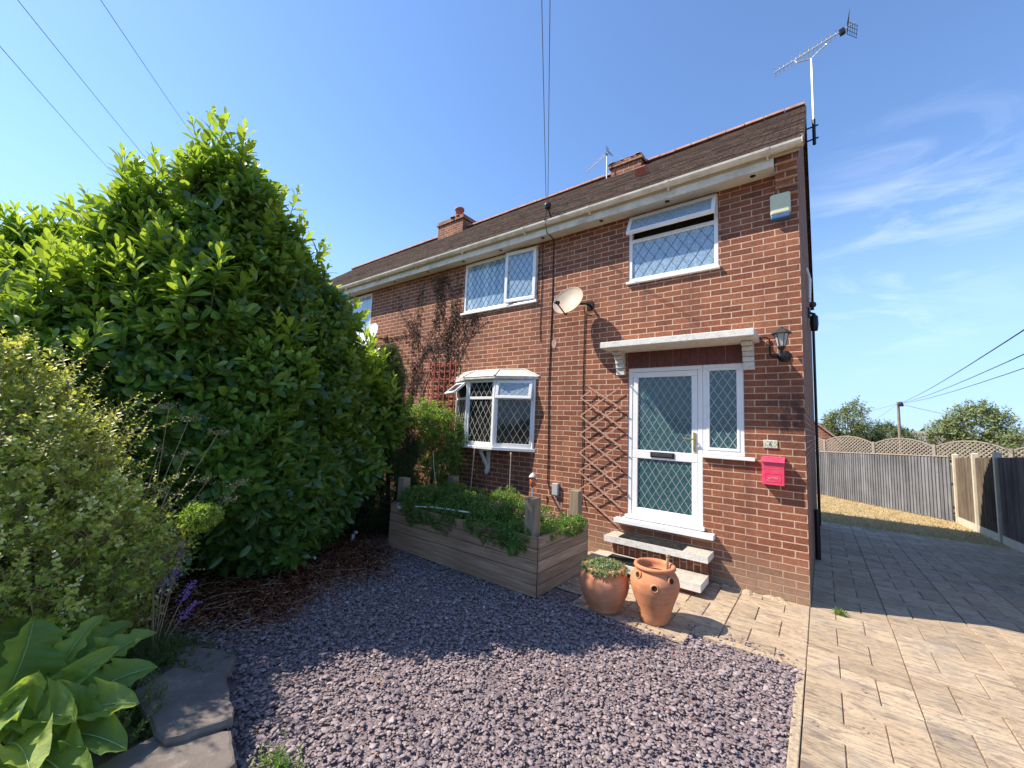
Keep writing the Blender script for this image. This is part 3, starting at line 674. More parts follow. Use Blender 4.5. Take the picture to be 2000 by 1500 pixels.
# ---- upstairs windows
def sill(parent, u0, u1, z, n=.05, mat='upvc'):
    m = MB(); m.obox(FW, u0, u1, -.02, n, z-.035, z); m.build('sill', mat, parent, bevel=.005)
def outer(name, u0, u1, w0, w1, label=None, n0=-.075, n1=-.008, fw=.05):
    m = MB(); f = FW
    m.obox(f, u0, u1, n0, n1, w0, w0+fw); m.obox(f, u0, u1, n0, n1, w1-fw, w1); m.obox(f, u0, u0+fw, n0+.001, n1-.001, w0+fw, w1-fw); m.obox(f, u1-fw, u1, n0+.001, n1-.001, w0+fw, w1-fw)
    o = m.build(name, 'upvc', H, bevel=.005)
    if label: o['label'] = label
    return o
def fixed(parent, fr, u0, u1, w0, w1, n, pane, lead, mat='lead'):
    MB().obox(fr, u0-.003, u1+.003, n-.008, n, w0-.003, w1+.003).build('pane', pane, parent)
    if lead:
        m = MB(); leading(m, fr, u0, u1, w0, w1, n+.0005, lead[0], lead[1]); m.build('leading', mat, parent)
w = outer('window', -1.95, -.81, 3.74, 4.68, 'upper window with its top light propped open')
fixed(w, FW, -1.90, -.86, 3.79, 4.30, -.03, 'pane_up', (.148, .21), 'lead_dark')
m = MB(); m.obox(FW, -1.90, -.86, -.074, -.010, 4.30, 4.35); m.build('transom', 'upvc', w, bevel=.004)
a = radians(25); f = Fr(FW.p(0, .006, 4.665), (1, 0, 0), (0, -cos(a), -sin(a)), (0, sin(a), -cos(a)) if False else (0, sin(a), cos(a)))
# hinge at the top: W axis points up along the sash, bottom swings outwards
f = Fr(FW.p(0, .008, 4.672), (1, 0, 0), (0, -cos(a), sin(a)), (0, sin(a), cos(a)))
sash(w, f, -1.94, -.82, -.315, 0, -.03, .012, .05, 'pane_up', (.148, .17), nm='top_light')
sill(w, -1.97, -.79, 3.738, .045)
w = outer('window', -5.16, -3.50, 3.73, 4.68, 'upper window with vertical blinds and a side casement ajar')
fixed(w, FW, -5.11, -4.14, 3.78, 4.63, -.03, 'pane_blind', (.118, .17), 'lead_dark')
m = MB(); m.obox(FW, -4.14, -4.09, -.074, -.010, 3.78, 4.63); m.build('mullion', 'upvc', w, bevel=.004)
a = radians(4); f = Fr(FW.p(-3.515, .004, 0), (cos(a), sin(a), 0), (sin(a), -cos(a), 0))
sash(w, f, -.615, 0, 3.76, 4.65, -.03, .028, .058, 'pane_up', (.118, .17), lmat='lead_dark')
sill(w, -5.19, -3.47, 3.728, .045)
w = outer('window', -9.4, -8.2, 3.7, 4.66, 'upper window of the neighbouring half'); fixed(w, FW, -9.35, -8.25, 3.75, 4.61, -.03, 'pane_blind', None); sill(w, -9.43, -8.17, 3.698)

# ---- front door and side light
d = outer('front_door', -1.93, -1.0, .56, 2.53, 'white door with teal leaded glass', fw=.055)
m = MB(); u0, u1 = -1.872, -1.058; z0, z1 = .618, 2.472; n0, n1 = -.066, -.014; fwd = .072
m.obox(FW, u0, u1, n0, n1, z0, z0+.085); m.obox(FW, u0, u1, n0, n1, z1-fwd, z1); m.obox(FW, u0, u1, n0, n1, 1.335, 1.445)
for a_, b_ in ((z0+.085, 1.335), (1.445, z1-fwd)):
    m.obox(FW, u0, u0+fwd, n0+.001, n1-.001, a_, b_); m.obox(FW, u1-fwd, u1, n0+.001, n1-.001, a_, b_)
leaf = m.build('door_leaf', 'upvc', d, bevel=.006)
def pane2(u0, u1, w0, w1, par, pu, pw, n=-.036):
    MB().obox(FW, u0-.003, u1+.003, n-.01, n, w0-.003, w1+.003).build('pane', 'pane_door', par)
    m = MB(); leading(m, FW, u0, u1, w0, w1, n+.0005, pu, pw, .0045, .002); m.build('leading', 'lead', par)
pane2(u0+fwd, u1-fwd, z0+.085, 1.335, d, .098, .155); pane2(u0+fwd, u1-fwd, 1.445, z1-fwd, d, .098, .155)
m = MB(); m.obox(FW, -1.63, -1.33, -.013, -.004, 1.362, 1.43); lb = m.build('letterbox', 'black', d, bevel=.003)
m = MB(); m.obox(FW, -1.61, -1.35, -.0035, .002, 1.375, 1.417); m.build('flap', 'steel_dark', d, bevel=.004)
m = MB(); m.obox(FW, -1.108, -1.078, -.0135, -.004, 1.47, 1.70); m.tube([FW.p(-1.093, -.01, 1.62), FW.p(-1.093, .04, 1.62), FW.p(-1.20, .045, 1.625)], .009, 8); m.build('handle', 'brass', d, bevel=.002)
m = MB(); m.obox(FW, -1.985, -1.0005, -.02, .012, .545, .5595); m.obox(FW, -2.07, -.87, -.01, .105, .485, .5445); m.obox(FW, -1.95, -.98, -.02, .03, .56, .60)
m.build('threshold', 'upvc', d, bevel=.006)
s = outer('side_light', -.998, -.56, 1.45, 2.53, 'narrow teal leaded window beside the door', fw=.05)
sash(s, FW, -.955, -.605, 1.50, 2.485, -.05, -.002, .032, 'pane_door', (.098, .155), nm='sash')
m = MB(); m.obox(FW, -1.0, -.455, -.01, .05, 1.41, 1.449); m.build('sill', 'upvc', s, bevel=.005)
m = MB(); m.obox(FW, -1.95, -.545, .001, .012, 2.531, 2.745)
o = m.build('door_lintel', 'brick_soldier', H)
m = MB(); 
for i in range(14):
    u = -1.94+i*.1; m.cur = random.random(); m.obox(FW, u, u+.094, .0125, .02, 2.533, 2.742)
m.build('lintel_board', 'brownpanel', H, bevel=.002)
# canopy
m = MB(); m.obox(FW, -2.14, -.395, .001, .46, 2.745, 2.825); cn = m.build('door_canopy', 'conc_white', H, bevel=.008)
def bracket(u):
    m = MB(); zs = [2.44, 2.53, 2.59, 2.645, 2.70, 2.744]; ns = [.055, .075, .10, .135, .20]
    for i in range(5):
        m.obox(FW, u-.0+.001*i, u+.115-.001*i, .0005, ns[i]+.02*(i == 4), zs[i], zs[i+1]-.006)
        m.obox(FW, u+.004, u+.111, .0005, ns[i]-.012, zs[i+1]-.006, zs[i+1])
    m.build('canopy_bracket', 'oldwhite', cn, bevel=.006)
bracket(-2.085); bracket(-.56)

# steps (parts of the house)
def step(x0, x1, y0, zt, zb, yback):
    m = MB(); m.box(x0, x1, y0, yback, zb, zt); t = m.build('door_step', 'conc', H, bevel=.008)
    m = MB(); m.box(x0-.003, x1+.003, y0-.004, y0+.001, zb-.002, zt+.0025); m.box(x1-.001, x1+.004, y0+.0015, yback-.01, zb-.002, zt+.002); m.build('painted_nosing', 'conc_white', t)
    return t
s1 = step(-2.10, -.89, -.31, .355, .285, -.002); s2 = step(-2.20, -.90, -.60, .14, .062, -.228)
m = MB(); m.box(-2.03, -.93, -.225, -.003, -.02, .284); m.build('riser', 'brick_soldier', s1)
m = MB(); m.box(-2.12, -.96, -.54, -.23, -.02, .061); m.build('riser', 'brick_high', s2)
def mat_(u0, u1, y0, y1, z, label):
    m = MB(); m.box(u0, u1, y0, y1, z+.0005, z+.012)
    n = int((u1-u0)/.035)
    for i in range(n):
        x = u0+.01+i*.035
        for j in range(int((y1-y0-.02)/.03)): m.box(x, x+.024, y0+.01+j*.03, y0+.03+j*.03, z+.0121, z+.018)
    tag(m.build('door_mat', 'rubber', at=(u0, y0, z)), label, 'door mat', 'mats on the door steps')
mat_(-1.92, -1.17, -.285, -.06, .357, 'worn black rubber mat on the upper door step under the sill')
mat_(-1.98, -1.22, -.575, -.33, .142, 'worn black rubber mat on the lower door step behind the pots')

# ---- bow window
B0, B1, B2, B3 = (-5.22, 0), (-4.70, -.25), (-4.07, -.26), (-3.47, -.0)
bw = MB()
def prism_z(m, pts, z0, z1): m.prism([(x, y, z0) for x, y in pts], (0, 0, z1-z0)); return m
def off(pts, d):      # push bay outline outwards
    c = Vector((-4.35, .12)); return [tuple(c + (Vector(p)-c)*(1+d)) for p in pts]
def bayline(d, back=-.0015):
    (x0, _), b, c, (x3, _) = B0, B1, B2, B3
    return [(x0-d, back), (b[0]-d*.5, b[1]-d), (c[0]+d*.5, c[1]-d), (x3+d, back)]
prism_z(bw, bayline(.055), 1.285, 1.335); 
bay = bw.build('bay_window', 'upvc', H, bevel=.006); bay['label'] = 'white bow window with three leaded faces'
m = prism_z(MB(), bayline(-.03), 1.336, 1.36); m.build('bay_floor', 'upvc', bay)
facets = [(B0, B1, 0), (B1, B2, 1), (B2, B3, 2)]
for a_, b_, k in facets:
    U = Vector((b_[0]-a_[0], b_[1]-a_[1], 0)); L = U.length; U.normalize(); Nn = Vector((U.y, -U.x, 0))
    if Nn.y > 0: Nn = -Nn
    f = Fr((a_[0], a_[1], 0), U, Nn); zt = 2.43
    m = MB(); m.obox(f, .004, .055, -.05, .004, 1.3365, zt); m.obox(f, L-.055, L-.004, -.05, .004, 1.3365, zt)
    m.obox(f, .056, L-.056, -.048, .002, 1.337, 1.40); m.obox(f, .056, L-.056, -.048, .002, zt-.045, zt); m.obox(f, .056, L-.056, -.048, .002, 2.10, 2.145)
    face = m.build('bay_face', 'upvc', bay, bevel=.005)
    fixed(face, f, .056, L-.056, 1.40, 2.10, -.02, 'pane_dark', (.118, .19))
    if k == 1: fixed(face, f, .056, L-.056, 2.145, zt-.045, -.02, 'pane_dark', (.118, .19))
    else:
        al = radians(48 if k == 0 else 16); f2 = Fr(f.p(0, .012, zt-.02), U, Nn*cos(al) + Vector((0, 0, 1))*sin(al), Vector((0, 0, 1))*cos(al) - Nn*sin(al))
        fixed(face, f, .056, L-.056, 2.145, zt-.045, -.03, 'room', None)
        sash(face, f2, .03, L-.03, -.31, 0, -.028, .012, .05, 'pane_net' if k == 2 else 'pane_dark', (.10, .10) if k == 2 else None, nm='top_light')
    m = MB(); p = f.p(0, 0, 0); m.tube([f.p(L if k < 2 else L, .0, 1.336), f.p(L, .0, zt)], .022, 8); m.build('corner_post', 'upvc', bay)
# interior of the bay
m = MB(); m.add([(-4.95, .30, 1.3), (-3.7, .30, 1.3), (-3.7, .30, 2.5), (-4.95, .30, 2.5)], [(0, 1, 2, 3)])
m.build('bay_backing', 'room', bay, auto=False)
m = prism_z(MB(), bayline(.075), 2.431, 2.475); r_ = m.build('bay_roof', 'oldwhite', bay, bevel=.008)
m = MB(); lo = bayline(.085, -.002); hi = [(-5.02, -.002), (-4.66, -.13), (-4.1, -.14), (-3.68, -.002)]
m.add([(x, y, 2.476) for x, y in lo] + [(x, y, 2.60) for x, y in hi], [(0, 1, 5, 4), (1, 2, 6, 5), (2, 3, 7, 6), (4, 5, 6, 7), (0, 4, 7, 3), (0, 3, 2, 1)])
m.build('bay_roof_cap', 'upvc_old', r_, bevel=.006)
m = MB()
for (p, q) in zip([(x, y, 2.48) for x, y in lo], [(x, y, 2.605) for x, y in hi]): m.tube([p, q], .016, 6)
m.tube([(x, y, 2.606) for x, y in hi], .014, 6); m.build('lead_roll', 'conc_white', r_)
m = MB(); f = Fr((-4.36, 0, 0), (1, 0, 0), (0, -1, 0))
m.obox(f, -.035, .035, .0, .035, .90, 1.284); m.obox(f, -.03, .03, .036, .24, 1.245, 1.2835)
f3 = Fr(f.p(0, .02, .99), (1, 0, 0), Vector((0, -1, 1)), Vector((0, -1, -1))*-1)
m.prism([f.p(-.02, .03, .985), f.p(-.02, .075, .985), f.p(-.02, .235, 1.225), f.p(-.02, .20, 1.243), f.p(-.02, .035, 1.03)], (.04, 0, 0))
m.lathe(f.p(0, .045, .885), [(.001, -.04), (.03, -.02), (.042, .02), (.03, .06), (.03, .10), (.001, .12)], 14)
m.build('bay_bracket', 'oldwhite', bay, bevel=.003)

# gable downpipe
m = MB(); m.tube([(.04, D-.3, -.35), (.04, D-.3, 4.6)], .03, 10); m.build('downpipe', 'black', H)
m = MB(); m.tube([(.045, 2.5, -.12), (.045, 2.5, .62)], .036, 10); m.build('drain_pipe', 'black', H)

# ------------------------------------------------------------------ things fixed to the house
# alarm box
t = thing('alarm_box', (-.165, 0, 4.15), 'pale yellow alarm box with blue base high on the corner of the brick wall', 'alarm box')
m = MB(); m.obox(FW, -.262, -.068, .001, .085, 4.185, 4.43); m.build('cover', 'alarm', t, bevel=.02)
m = MB(); m.obox(FW, -.258, -.072, .002, .08, 4.135, 4.1845); m.build('base', 'blue', t, bevel=.012)
# letter box
t = thing('letter_box', (-.285, 0, 1.18), 'pink metal letter box with sloping lid on the wall by the corner', 'letter box')
m = MB(); m.obox(FW, -.388, -.186, .002, .10, 1.18, 1.43); bd = m.build('box', 'pink', t, bevel=.004)
m = MB(); m.prism([FW.p(-.394, .001, 1.478), FW.p(-.394, .001, 1.4315), FW.p(-.394, .108, 1.4315), FW.p(-.394, .118, 1.418), FW.p(-.394, .122, 1.422), FW.p(-.394, .112, 1.448)], (.214, 0, 0))
m.build('lid', 'pink', t, bevel=.002)
m = MB(); 
for k in range(3): m.obox(FW, -.365, -.21, .1005, .1022, 1.35+.018*k, 1.356+.018*k)
for (a_, b_, c_, e_) in ((-.36, -.214, 1.212, 1.217), (-.36, -.214, 1.298, 1.303), (-.36, -.355, 1.217, 1.298), (-.219, -.214, 1.217, 1.298)): m.obox(FW, a_, b_, .1005, .1025, c_, e_)
m.build('panel_ribs', 'pink', t)
def text_mesh(s, size, fr, u, n, w, mat, parent, name='lettering', ext=.001):
    c = bpy.data.curves.new(name, 'FONT'); c.body = s; c.size = size; c.extrude = ext; c.align_x = 'CENTER'
    o = bpy.data.objects.new(name, c); COL.objects.link(o); dg = bpy.context.evaluated_depsgraph_get()
    me = bpy.data.meshes.new_from_object(o.evaluated_get(dg)); bpy.data.objects.remove(o)
    mb = MB(); mb.add([fr.p(u+v.co.x, n+v.co.z, w+v.co.y) for v in me.vertices], [tuple(p.vertices) for p in me.polygons])
    return mb.build(name, mat, parent)
text_mesh('LETTERS', .024, FW, -.287, .1030, 1.245, 'palegold', t)
# number tile
t = thing('house_number_tile', (-.315, 0, 1.56), 'cream glazed tile with a dark house number above the letter box', 'number tile')
m = MB(); m.obox(FW, -.378, -.245, .001, .014, 1.565, 1.655); m.build('tile', 'tile_cream', t, bevel=.012)
text_mesh('6', .062, FW, -.311, .0148, 1.588, 'black', t, 'number')
for i in range(9):
    a_ = i*.7; m = MB(); m.lathe(FW.p(-.311+.052*cos(a_), .0145, 1.61+.031*sin(a_)), [(.001, .002), (.006, .0015), (.007, 0)], 8, axis=FW.N); m.build('glazed_flower', 'bigrib', t)
# wall lantern
t = thing('wall_lantern', (-.17, 0, 2.5), 'black outdoor wall lantern with tapered glass beside the door canopy', 'lantern')
c0 = FW.p(-.178, .19, 0)
m = MB(); m.lathe(FW.p(-.165, .002, 2.575), [(.001, .022), (.045, .02), (.062, .008), (.066, 0)], 24, axis=FW.N); m.build('wall_plate', 'black', t, smooth=True)
m = MB(); m.tube([FW.p(-.17, .02, 2.565), FW.p(-.172, .09, 2.535), FW.p(-.176, .155, 2.55), FW.p(-.178, .188, 2.60), FW.p(-.178, .19, 2.645)], .012, 10)
m.lathe((c0.x, c0.y, 2.55), [(.001, -.03), (.018, -.012), (.01, .005), (.02, .03), (.012, .06), (.038, .085), (.036, .1)], 16); m.build('arm', 'black', t, smooth=True)
m = MB(); m.lathe((c0.x, c0.y, 2.655), [(.036, 0), (.066, .135)], 6); m.build('glass', 'lampglass', t)
m = MB()
for k in range(6):
    a_ = 2*pi*k/6; m.tube([(c0.x+.037*cos(a_), c0.y+.037*sin(a_), 2.653), (c0.x+.068*cos(a_), c0.y+.068*sin(a_), 2.792)], .004, 5)
m.build('glazing_bars', 'black', t)
m = MB(); m.lathe((c0.x, c0.y, 2.788), [(.001, 0), (.10, 0), (.098, .010), (.055, .045), (.022, .055), (.018, .075), (.001, .085)], 6); m.build('lamp_cap', 'steel_dark', t, bevel=.002)
m = MB(); m.tube([FW.p(-.395, .05, 2.79), FW.p(-.33, .03, 2.80), FW.p(-.30, .012, 2.77), FW.p(-.295, .012, 2.60), FW.p(-.27, .012, 2.575), FW.p(-.23, .012, 2.575)], .008, 8); m.build('conduit', 'cable', t)
# satellite dishes
def dish(loc, face, r, mat, label, arm=True, mount=(0.2, .0, -.03)):
    loc = Vector(loc); face = Vector(face).normalized()
    t = thing('satellite_dish', loc, label, 'satellite dish', 'satellite dishes on the front wall')
    prof = [(.001, -.055*1.0)] + [(r*k/8, -.055+.055*(k/8)**2) for k in range(1, 9)] + [(r*1.015, .004), (r*1.01, -.006)] + [(r*k/8, -.062+.055*(k/8)**2) for k in range(7, 0, -1)] + [(.001, -.062)]
    MB().lathe(loc, prof, 40, axis=face).build('reflector', mat, t, smooth=True)
    dn = (Vector((0, 0, -1)) - face*Vector((0, 0, -1)).dot(face)).normalized()
    m = MB(); b = loc + dn*r*.98 - face*.03; e = loc + dn*r*1.0 + face*.24; m.tube([loc - face*.07, b - face*.03, b, e], .010, 6); m.build('feed_arm', 'black', t)
    m = MB(); m.lathe(e, [(.001, -.03), (.022, -.025), (.024, .02), (.03, .05), (.001, .055)], 14, axis=(-face + dn*-.6)); m.build('receiver', 'black', t, smooth=True)
    w0 = Vector((loc.x+mount[0], 0, loc.z+mount[2]))
    m = MB(); m.tube([w0 + V(0, -.002, 0), w0 + V(0, -.09, 0), loc - face*.07], .016, 8); m.obox(Fr(w0, (1, 0, 0), (0, -1, 0)), -.05, .05, .001, .012, -.06, .06); m.build('wall_bracket', 'black', t)
dish((-2.73, -.31, 3.53), (.0, -.91, .40), .235, 'dish', 'beige weathered satellite dish on the brick wall left of the door canopy')
dish((-7.72, -.36, 3.50), (.0, -.91, .40), .33, 'dishw', 'pale grey satellite dish half hidden behind the laurel leaves')
# cables down the wall
def cable(pts, label, r=.007, name='cable', mat='cable', cat='cable', group='black cables running down the front wall'):
    m = MB(); m.tube([FW.p(*p) for p in pts], r, 5); return tag(m.build(name, mat, at=FW.p(*pts[-1])), label, cat, group)
cable([(-3.10, .37, 5.02), (-3.14, .375, 4.86), (-3.16, .26, 4.68), (-3.18, .05, 4.68), (-3.19, .01, 4.66), (-3.185, .01, 3.6), (-3.20, .012, 2.4), (-3.175, .012, 1.5), (-3.165, .012, .87), (-3.10, .02, .70), (-2.9, .05, .45)], 'long black cable from the eaves to the planter between bow window and trellis', .008)
cable([(-3.40, .012, 4.68), (-3.39, .01, 4.2), (-3.40, .01, 3.3), (-3.385, .01, 3.05)], 'short black cable beside the blinds window above the bow window', .006)
cable([(-2.60, .06, 3.47), (-2.605, .012, 3.40), (-2.61, .011, 2.4), (-2.59, .012, 1.4), (-2.595, .012, .85), (-2.56, .03, .62)], 'black cable running straight down from the beige satellite dish', .0075)
cable([(-3.46, .011, 4.6), (-3.47, .011, 3.8), (-3.44, .011, 3.70)], 'thin black cable tight beside the right edge of the blinds window', .005)
t = thing('wall_socket_box', (-3.01, 0, .78), 'small grey cable box low on the wall above the planter', 'cable box')
m = MB(); m.obox(FW, -3.065, -2.965, .001, .05, .69, .865); m.build('housing', 'grey_plastic', t, bevel=.01)
m = MB(); m.tube([FW.p(-3.0, .025, .69), FW.p(-2.99, .03, .6), FW.p(-2.9, .03, .5)], .006, 5); m.build('lead', 'grey_plastic', t)
m = MB(); m.prism([FW.p(-3.13+.045*cos(a_)*(1+.1*sin(3*a_)), .0005, 2.98+.075*sin(a_)) for a_ in np.linspace(0, 2*pi, 14)[:-1]], (0, -.006, 0))
tag(m.build('mortar_patch', 'trelliswood', at=(-3.13, 0, 2.98)), 'pinkish mortar patch on the bricks left of the trellis cable', 'mortar patch')

# expanding trellis by the door
t = thing('expanding_trellis', (-2.3, -.02, .8), 'thin pinkish wood expanding trellis on the wall left of the door', 'trellis')
def slat(p, q, n, mat, par, wd=.018, th=.007, name='slat'):
    a_, b_ = FW.p(p[0], n, p[1]), FW.p(q[0], n, q[1]); d_ = (b_-a_); L = d_.length; d_.normalize()
    m = MB(); m.obox(Fr(a_, d_, FW.N, d_.cross(FW.N)), 0, L, 0, th, -wd/2, wd/2); m.build(name, mat, par)
slat((-2.50, 2.29), (-2.0, 1.98), .055, 'trelliswood', t)
for k in range(6): slat((-2.62, 2.13-.262*k), (-2.0, 1.73-.262*k), .055+.002*random.random(), 'trelliswood', t)
slat((-2.62, 2.13), (-2.44, 2.25), .045, 'trelliswood', t)
for k in range(6): slat((-2.61, 1.88-.262*k) if k < 5 else (-2.43, .70), (-2.03, 2.27-.262*k) if k < 5 else (-2.0, .97), .045, 'trelliswood', t)
# red square trellis left of the bow window
t = thing('square_trellis', (-5.6, -.02, .9), 'red brown square trellis on the wall left of the bow window', 'trellis')
for z_ in np.arange(1.2, 2.85, .145): slat((-5.95, z_), (-5.28, z_), .03, 'redwood', t, .03, .01)
for x_ in np.arange(-5.95, -5.2, .145): slat((x_, 1.05), (x_, 2.85), .042, 'redwood', t, .022, .01)

# dried creeper on the wall
t = thing('dry_creeper', (-6.0, 0, .6), 'dead bare creeper fanning up the bricks left of the bow window', 'creeper')
m = MB(); LP, LD = [], []
def vine(u, w, ang, L, r, depth):
    pts = [(u, w)]; n = int(L/.07); 
    for i in range(n):
        ang += random.gauss(0, .13) + (pi/2-ang)*.03
        u += .07*cos(ang); w += .07*sin(ang)
        if w > 4.6 or (-5.24 < u < -3.4 and 3.66 < w < 4.75) or (u > -5.28 and w < 2.75): break
        pts.append((u, w))
        for q in range(3):
            if random.random() < .8: LP.append((u+random.gauss(0, .035), w+random.gauss(0, .035)))
        if depth < 3 and random.random() < (.13 if depth < 2 else .06) and L > .5: vine(u, w, ang+random.choice((-1, 1))*random.uniform(.3, .7), L*random.uniform(.35, .65), r*.6, depth+1)
    if len(pts) > 1: m.tube([FW.p(a_, .012+r, b_) for a_, b_ in pts], r, 5, r*.4)
for u, w, a_, L in ((-6.3, 1.1, 1.75, 3.6), (-6.15, 1.0, 1.45, 3.6), (-6.0, 1.3, 1.30, 3.3), (-5.9, 1.2, 1.20, 3.2), (-5.75, 1.5, 1.05, 2.6), (-6.5, 1.4, 1.95, 2.4), (-6.1, 1.6, 1.6, 3.2), (-5.6, 2.4, .9, 1.5)): vine(u, w, a_, L, .011, 0)
m.build('stems', 'dead_vine' if 'dead_vine' in MT else 'deadvine', t)
n = len(LP); P = np.array([tuple(FW.p(a_, random.uniform(.01, .04), b_)) for a_, b_ in LP])
leaves('dead_leaves', P, RG.normal(size=(n, 3))*[1, .4, 1], np.array([[0, -1, .2]])+RG.normal(size=(n, 3))*.5, RG.uniform(.025, .06, n), RG.uniform(.02, .045, n), 'deadleaf', RG.random(n), t, detail=1)

# light and flue on the gable wall
t = thing('security_light', (.0, 3.0, 3.6), 'black floodlight with sensor on the gable wall', 'floodlight')
m = MB(); m.obox(GW, 2.93, 3.07, .001, .03, 3.70, 3.86); m.tube([(.03, 3, 3.78), (.10, 2.98, 3.74)], .018, 8); m.build('mount', 'black', t)
m = MB(); m.lathe((.085, 2.97, 3.62), [(.001, -.17), (.045, -.16), (.06, -.05), (.055, .08), (.02, .12), (.001, .125)], 14); m.build('lamp_head', 'black', t, smooth=True)
m = MB(); m.lathe((.075, 2.95, 3.90), [(.001, -.05), (.04, -.035), (.05, 0), (.04, .035), (.001, .05)], 14); m.build('sensor', 'steel_dark', t, smooth=True)
m = MB(); m.tube([(.03, 3.0, 3.96), (.045, 3.0, 4.35), (.002, 2.95, 4.55)], .022, 8); m.tube([(.035, 2.75, 3.96), (.04, 2.75, 4.3)], .018, 8)
t = thing('white_waste_pipe', (.03, 3, 3.9), 'white plastic pipe above the floodlight on the gable wall', 'pipe')
m.build('pipe', 'upvc', t)
# rooftop aerials
def aerial(base, top, boom0, boom1, label, n=15, brackets=True, s=1.0, cradle=True):
    t = thing('television_aerial', base, label, 'aerial', 'television aerials above the roof')
    m = MB(); m.tube([base, top], .016*s, 8); m.build('mast', 'alu', t)
    b0, b1 = Vector(boom0), Vector(boom1); d_ = (b1-b0); L = d_.length; d_.normalize(); cr_ = Vector((0, 1, 0)); up = d_.cross(cr_).normalized()
    if up.z < 0: up = -up
    m = MB(); m.tube([b0, b1], .010*s, 6); m.build('boom', 'alu', t)
    m = MB()
    for i in range(n):
        p = b0 + d_*L*(.02+.80*i/n); m.tube([p-cr_*.10*s, p+cr_*.10*s], .0045*s, 4)
    m.build('directors', 'alu', t)
    m = MB(); c = b0 + d_*L*.90
    for sg in (1, -1):
        s_ = s*.72; f = Fr(c, cr_, d_, (up*sg + d_*.45).normalized())
        for k in range(5): m.tube([f.p(-.16*s_, 0, (.02+.05*k)*s_), f.p(.16*s_, 0, (.02+.05*k)*s_)], .003*s, 4)
        for k in (-.15, -.05, .05, .15): m.tube([f.p(k*s_, 0, 0), f.p(k*s_, 0, .24*s_)], .003*s, 4)
    m.build('reflector_grid', 'steel_dark', t)
    m = MB(); q = b0 + d_*L*.84; m.obox(Fr(q, d_, cr_, up), -.03*s, .03*s, -.03*s, .03*s, -.05*s, .02*s); m.build('dipole_box', 'black', t)
    if cradle:
        m = MB(); a_ = b0+d_*L*.27; b_ = b0+d_*L*.64; m.tube([a_, a_-up*.06+d_*.01, a_-up*.075+d_*.06, Vector(top), b_-up*.09-d_*.10, b_-up*.06, b_], .010, 6); m.build('cradle', 'alu', t)
    if brackets:
        m = MB()
        for z_ in (base[2]+.05, base[2]+.24): m.tube([(0.002, base[1], z_), (base[0]+.05, base[1], z_+.02)], .011, 6)
        m.tube([(base[0], base[1], base[2]-.02), (base[0], base[1], base[2]+.36)], .021, 8)
        m.build('wall_bracket', 'black', t)
aerial((.165, 1.5, 5.86), (.165, 1.5, 7.17), (-.29, 1.5, 7.19), (.665, 1.5, 7.44), 'tall television aerial on a mast bracketed to the gable end')
aerial((-3.70, 3.0, 7.5), (-3.70, 3.0, 8.12), (-4.24, 3.0, 7.86), (-3.62, 3.0, 8.18), 'small television aerial strapped to the chimney on the ridge', n=10, brackets=False, s=.8, cradle=False)

# ------------------------------------------------------------------ timber planter
t = thing('timber_planter', (-3.33, -1.2, 0), 'long raised planter of weathered grey brown boards below the bow window', 'planter')
PX0, PX1, PY0, PY1 = -4.58, -2.155, -1.765, -.65
for i in range(5):
    z0 = .004+i*.117; z1 = z0+.111
    def board(x0, x1, y0, y1, mt, dz0=0, dz1=0):
        m = MB(); m.cur = random.random(); j = random.uniform(-.002, .002)
        if mt == 'planter': m.add([(x, y+j, z+(dz0 if x == x0 else dz1)) for z in (z0, z1) for y in (y0, y1) for x in (x0, x1)], [(0, 2, 3, 1), (4, 5, 7, 6), (0, 1, 5, 4), (2, 6, 7, 3), (0, 4, 6, 2), (1, 3, 7, 5)])
        else: m.box(x0+j, x1+j, y0, y1, z0, z1)
        m.build('board', mt, t, bevel=.004)
    board(PX0, PX1, PY0, PY0+.032, 'planter', -.012 if i else 0, 0); board(PX0, PX1, PY1-.032, PY1, 'planter')
    board(PX1-.032, PX1+.002, PY0+.033, PY1-.033, 'planter_side'); board(PX0, PX0+.032, PY0+.033, PY1-.033, 'planter_side')
m = MB(); m.box(PX1-.001, PX1+.004, PY0-.002, PY0+.005, .0, .588); m.build('corner_strip', 'black', t)
for (x, y, h) in ((-2.355, -1.73, .955), (-4.50, -1.73, .92), (-2.34, -.82, .935), (-4.47, -.82, .87)):
    m = MB(); m.cur = random.random(); m.box(x, x+.125, y, y+.115, .01, h); m.build('post', 'planter_post', t, bevel=.006)
m = MB(); m.box(PX0+.034, PX1-.034, PY0+.034, PY1-.034, .3, .50); m.build('compost', 'soil', t)

# planting in the planter
t = thing('trailing_bedding_plants', (-3.33, -1.2, .5), 'tangle of small green and white edged leaves filling the timber planter', 'bedding plants')
lob = []
for i in range(75):
    x = random.uniform(PX0+.08, PX1-.1); y = random.uniform(PY0+.02, PY1-.1); r = random.uniform(.08, .16)
    zt = .50 + .10*sin((x+4.6)*1.3) + (.08 if x < -3.8 else 0) + random.uniform(-.03, .07)
    lob.append((x, y, zt, r*1.3, r, r))
for i in range(26): lob.append((random.uniform(PX0+.4, PX1-.2), PY0-.01, random.uniform(.48, .58), .12, .045, random.uniform(.06, .12)))
for i in range(8): lob.append((PX1+.0, random.uniform(PY0+.3, PY1-.05), random.uniform(.55, .6), .06, .1, .07))
P, Nn = ell_surface(lob, 5200, shrink=.8)
A = Nn + RG.normal(size=P.shape)*.5 + [0, 0, .3]
shoots('b', P - nrm(A)*.03, A, RG.uniform(.04, .09, len(P)), 6, RG.uniform(.022, .036, len(P)), RG.uniform(.014, .022, len(P)), 'bedleaf', t, .5, .45, detail=1, sr=.0015)
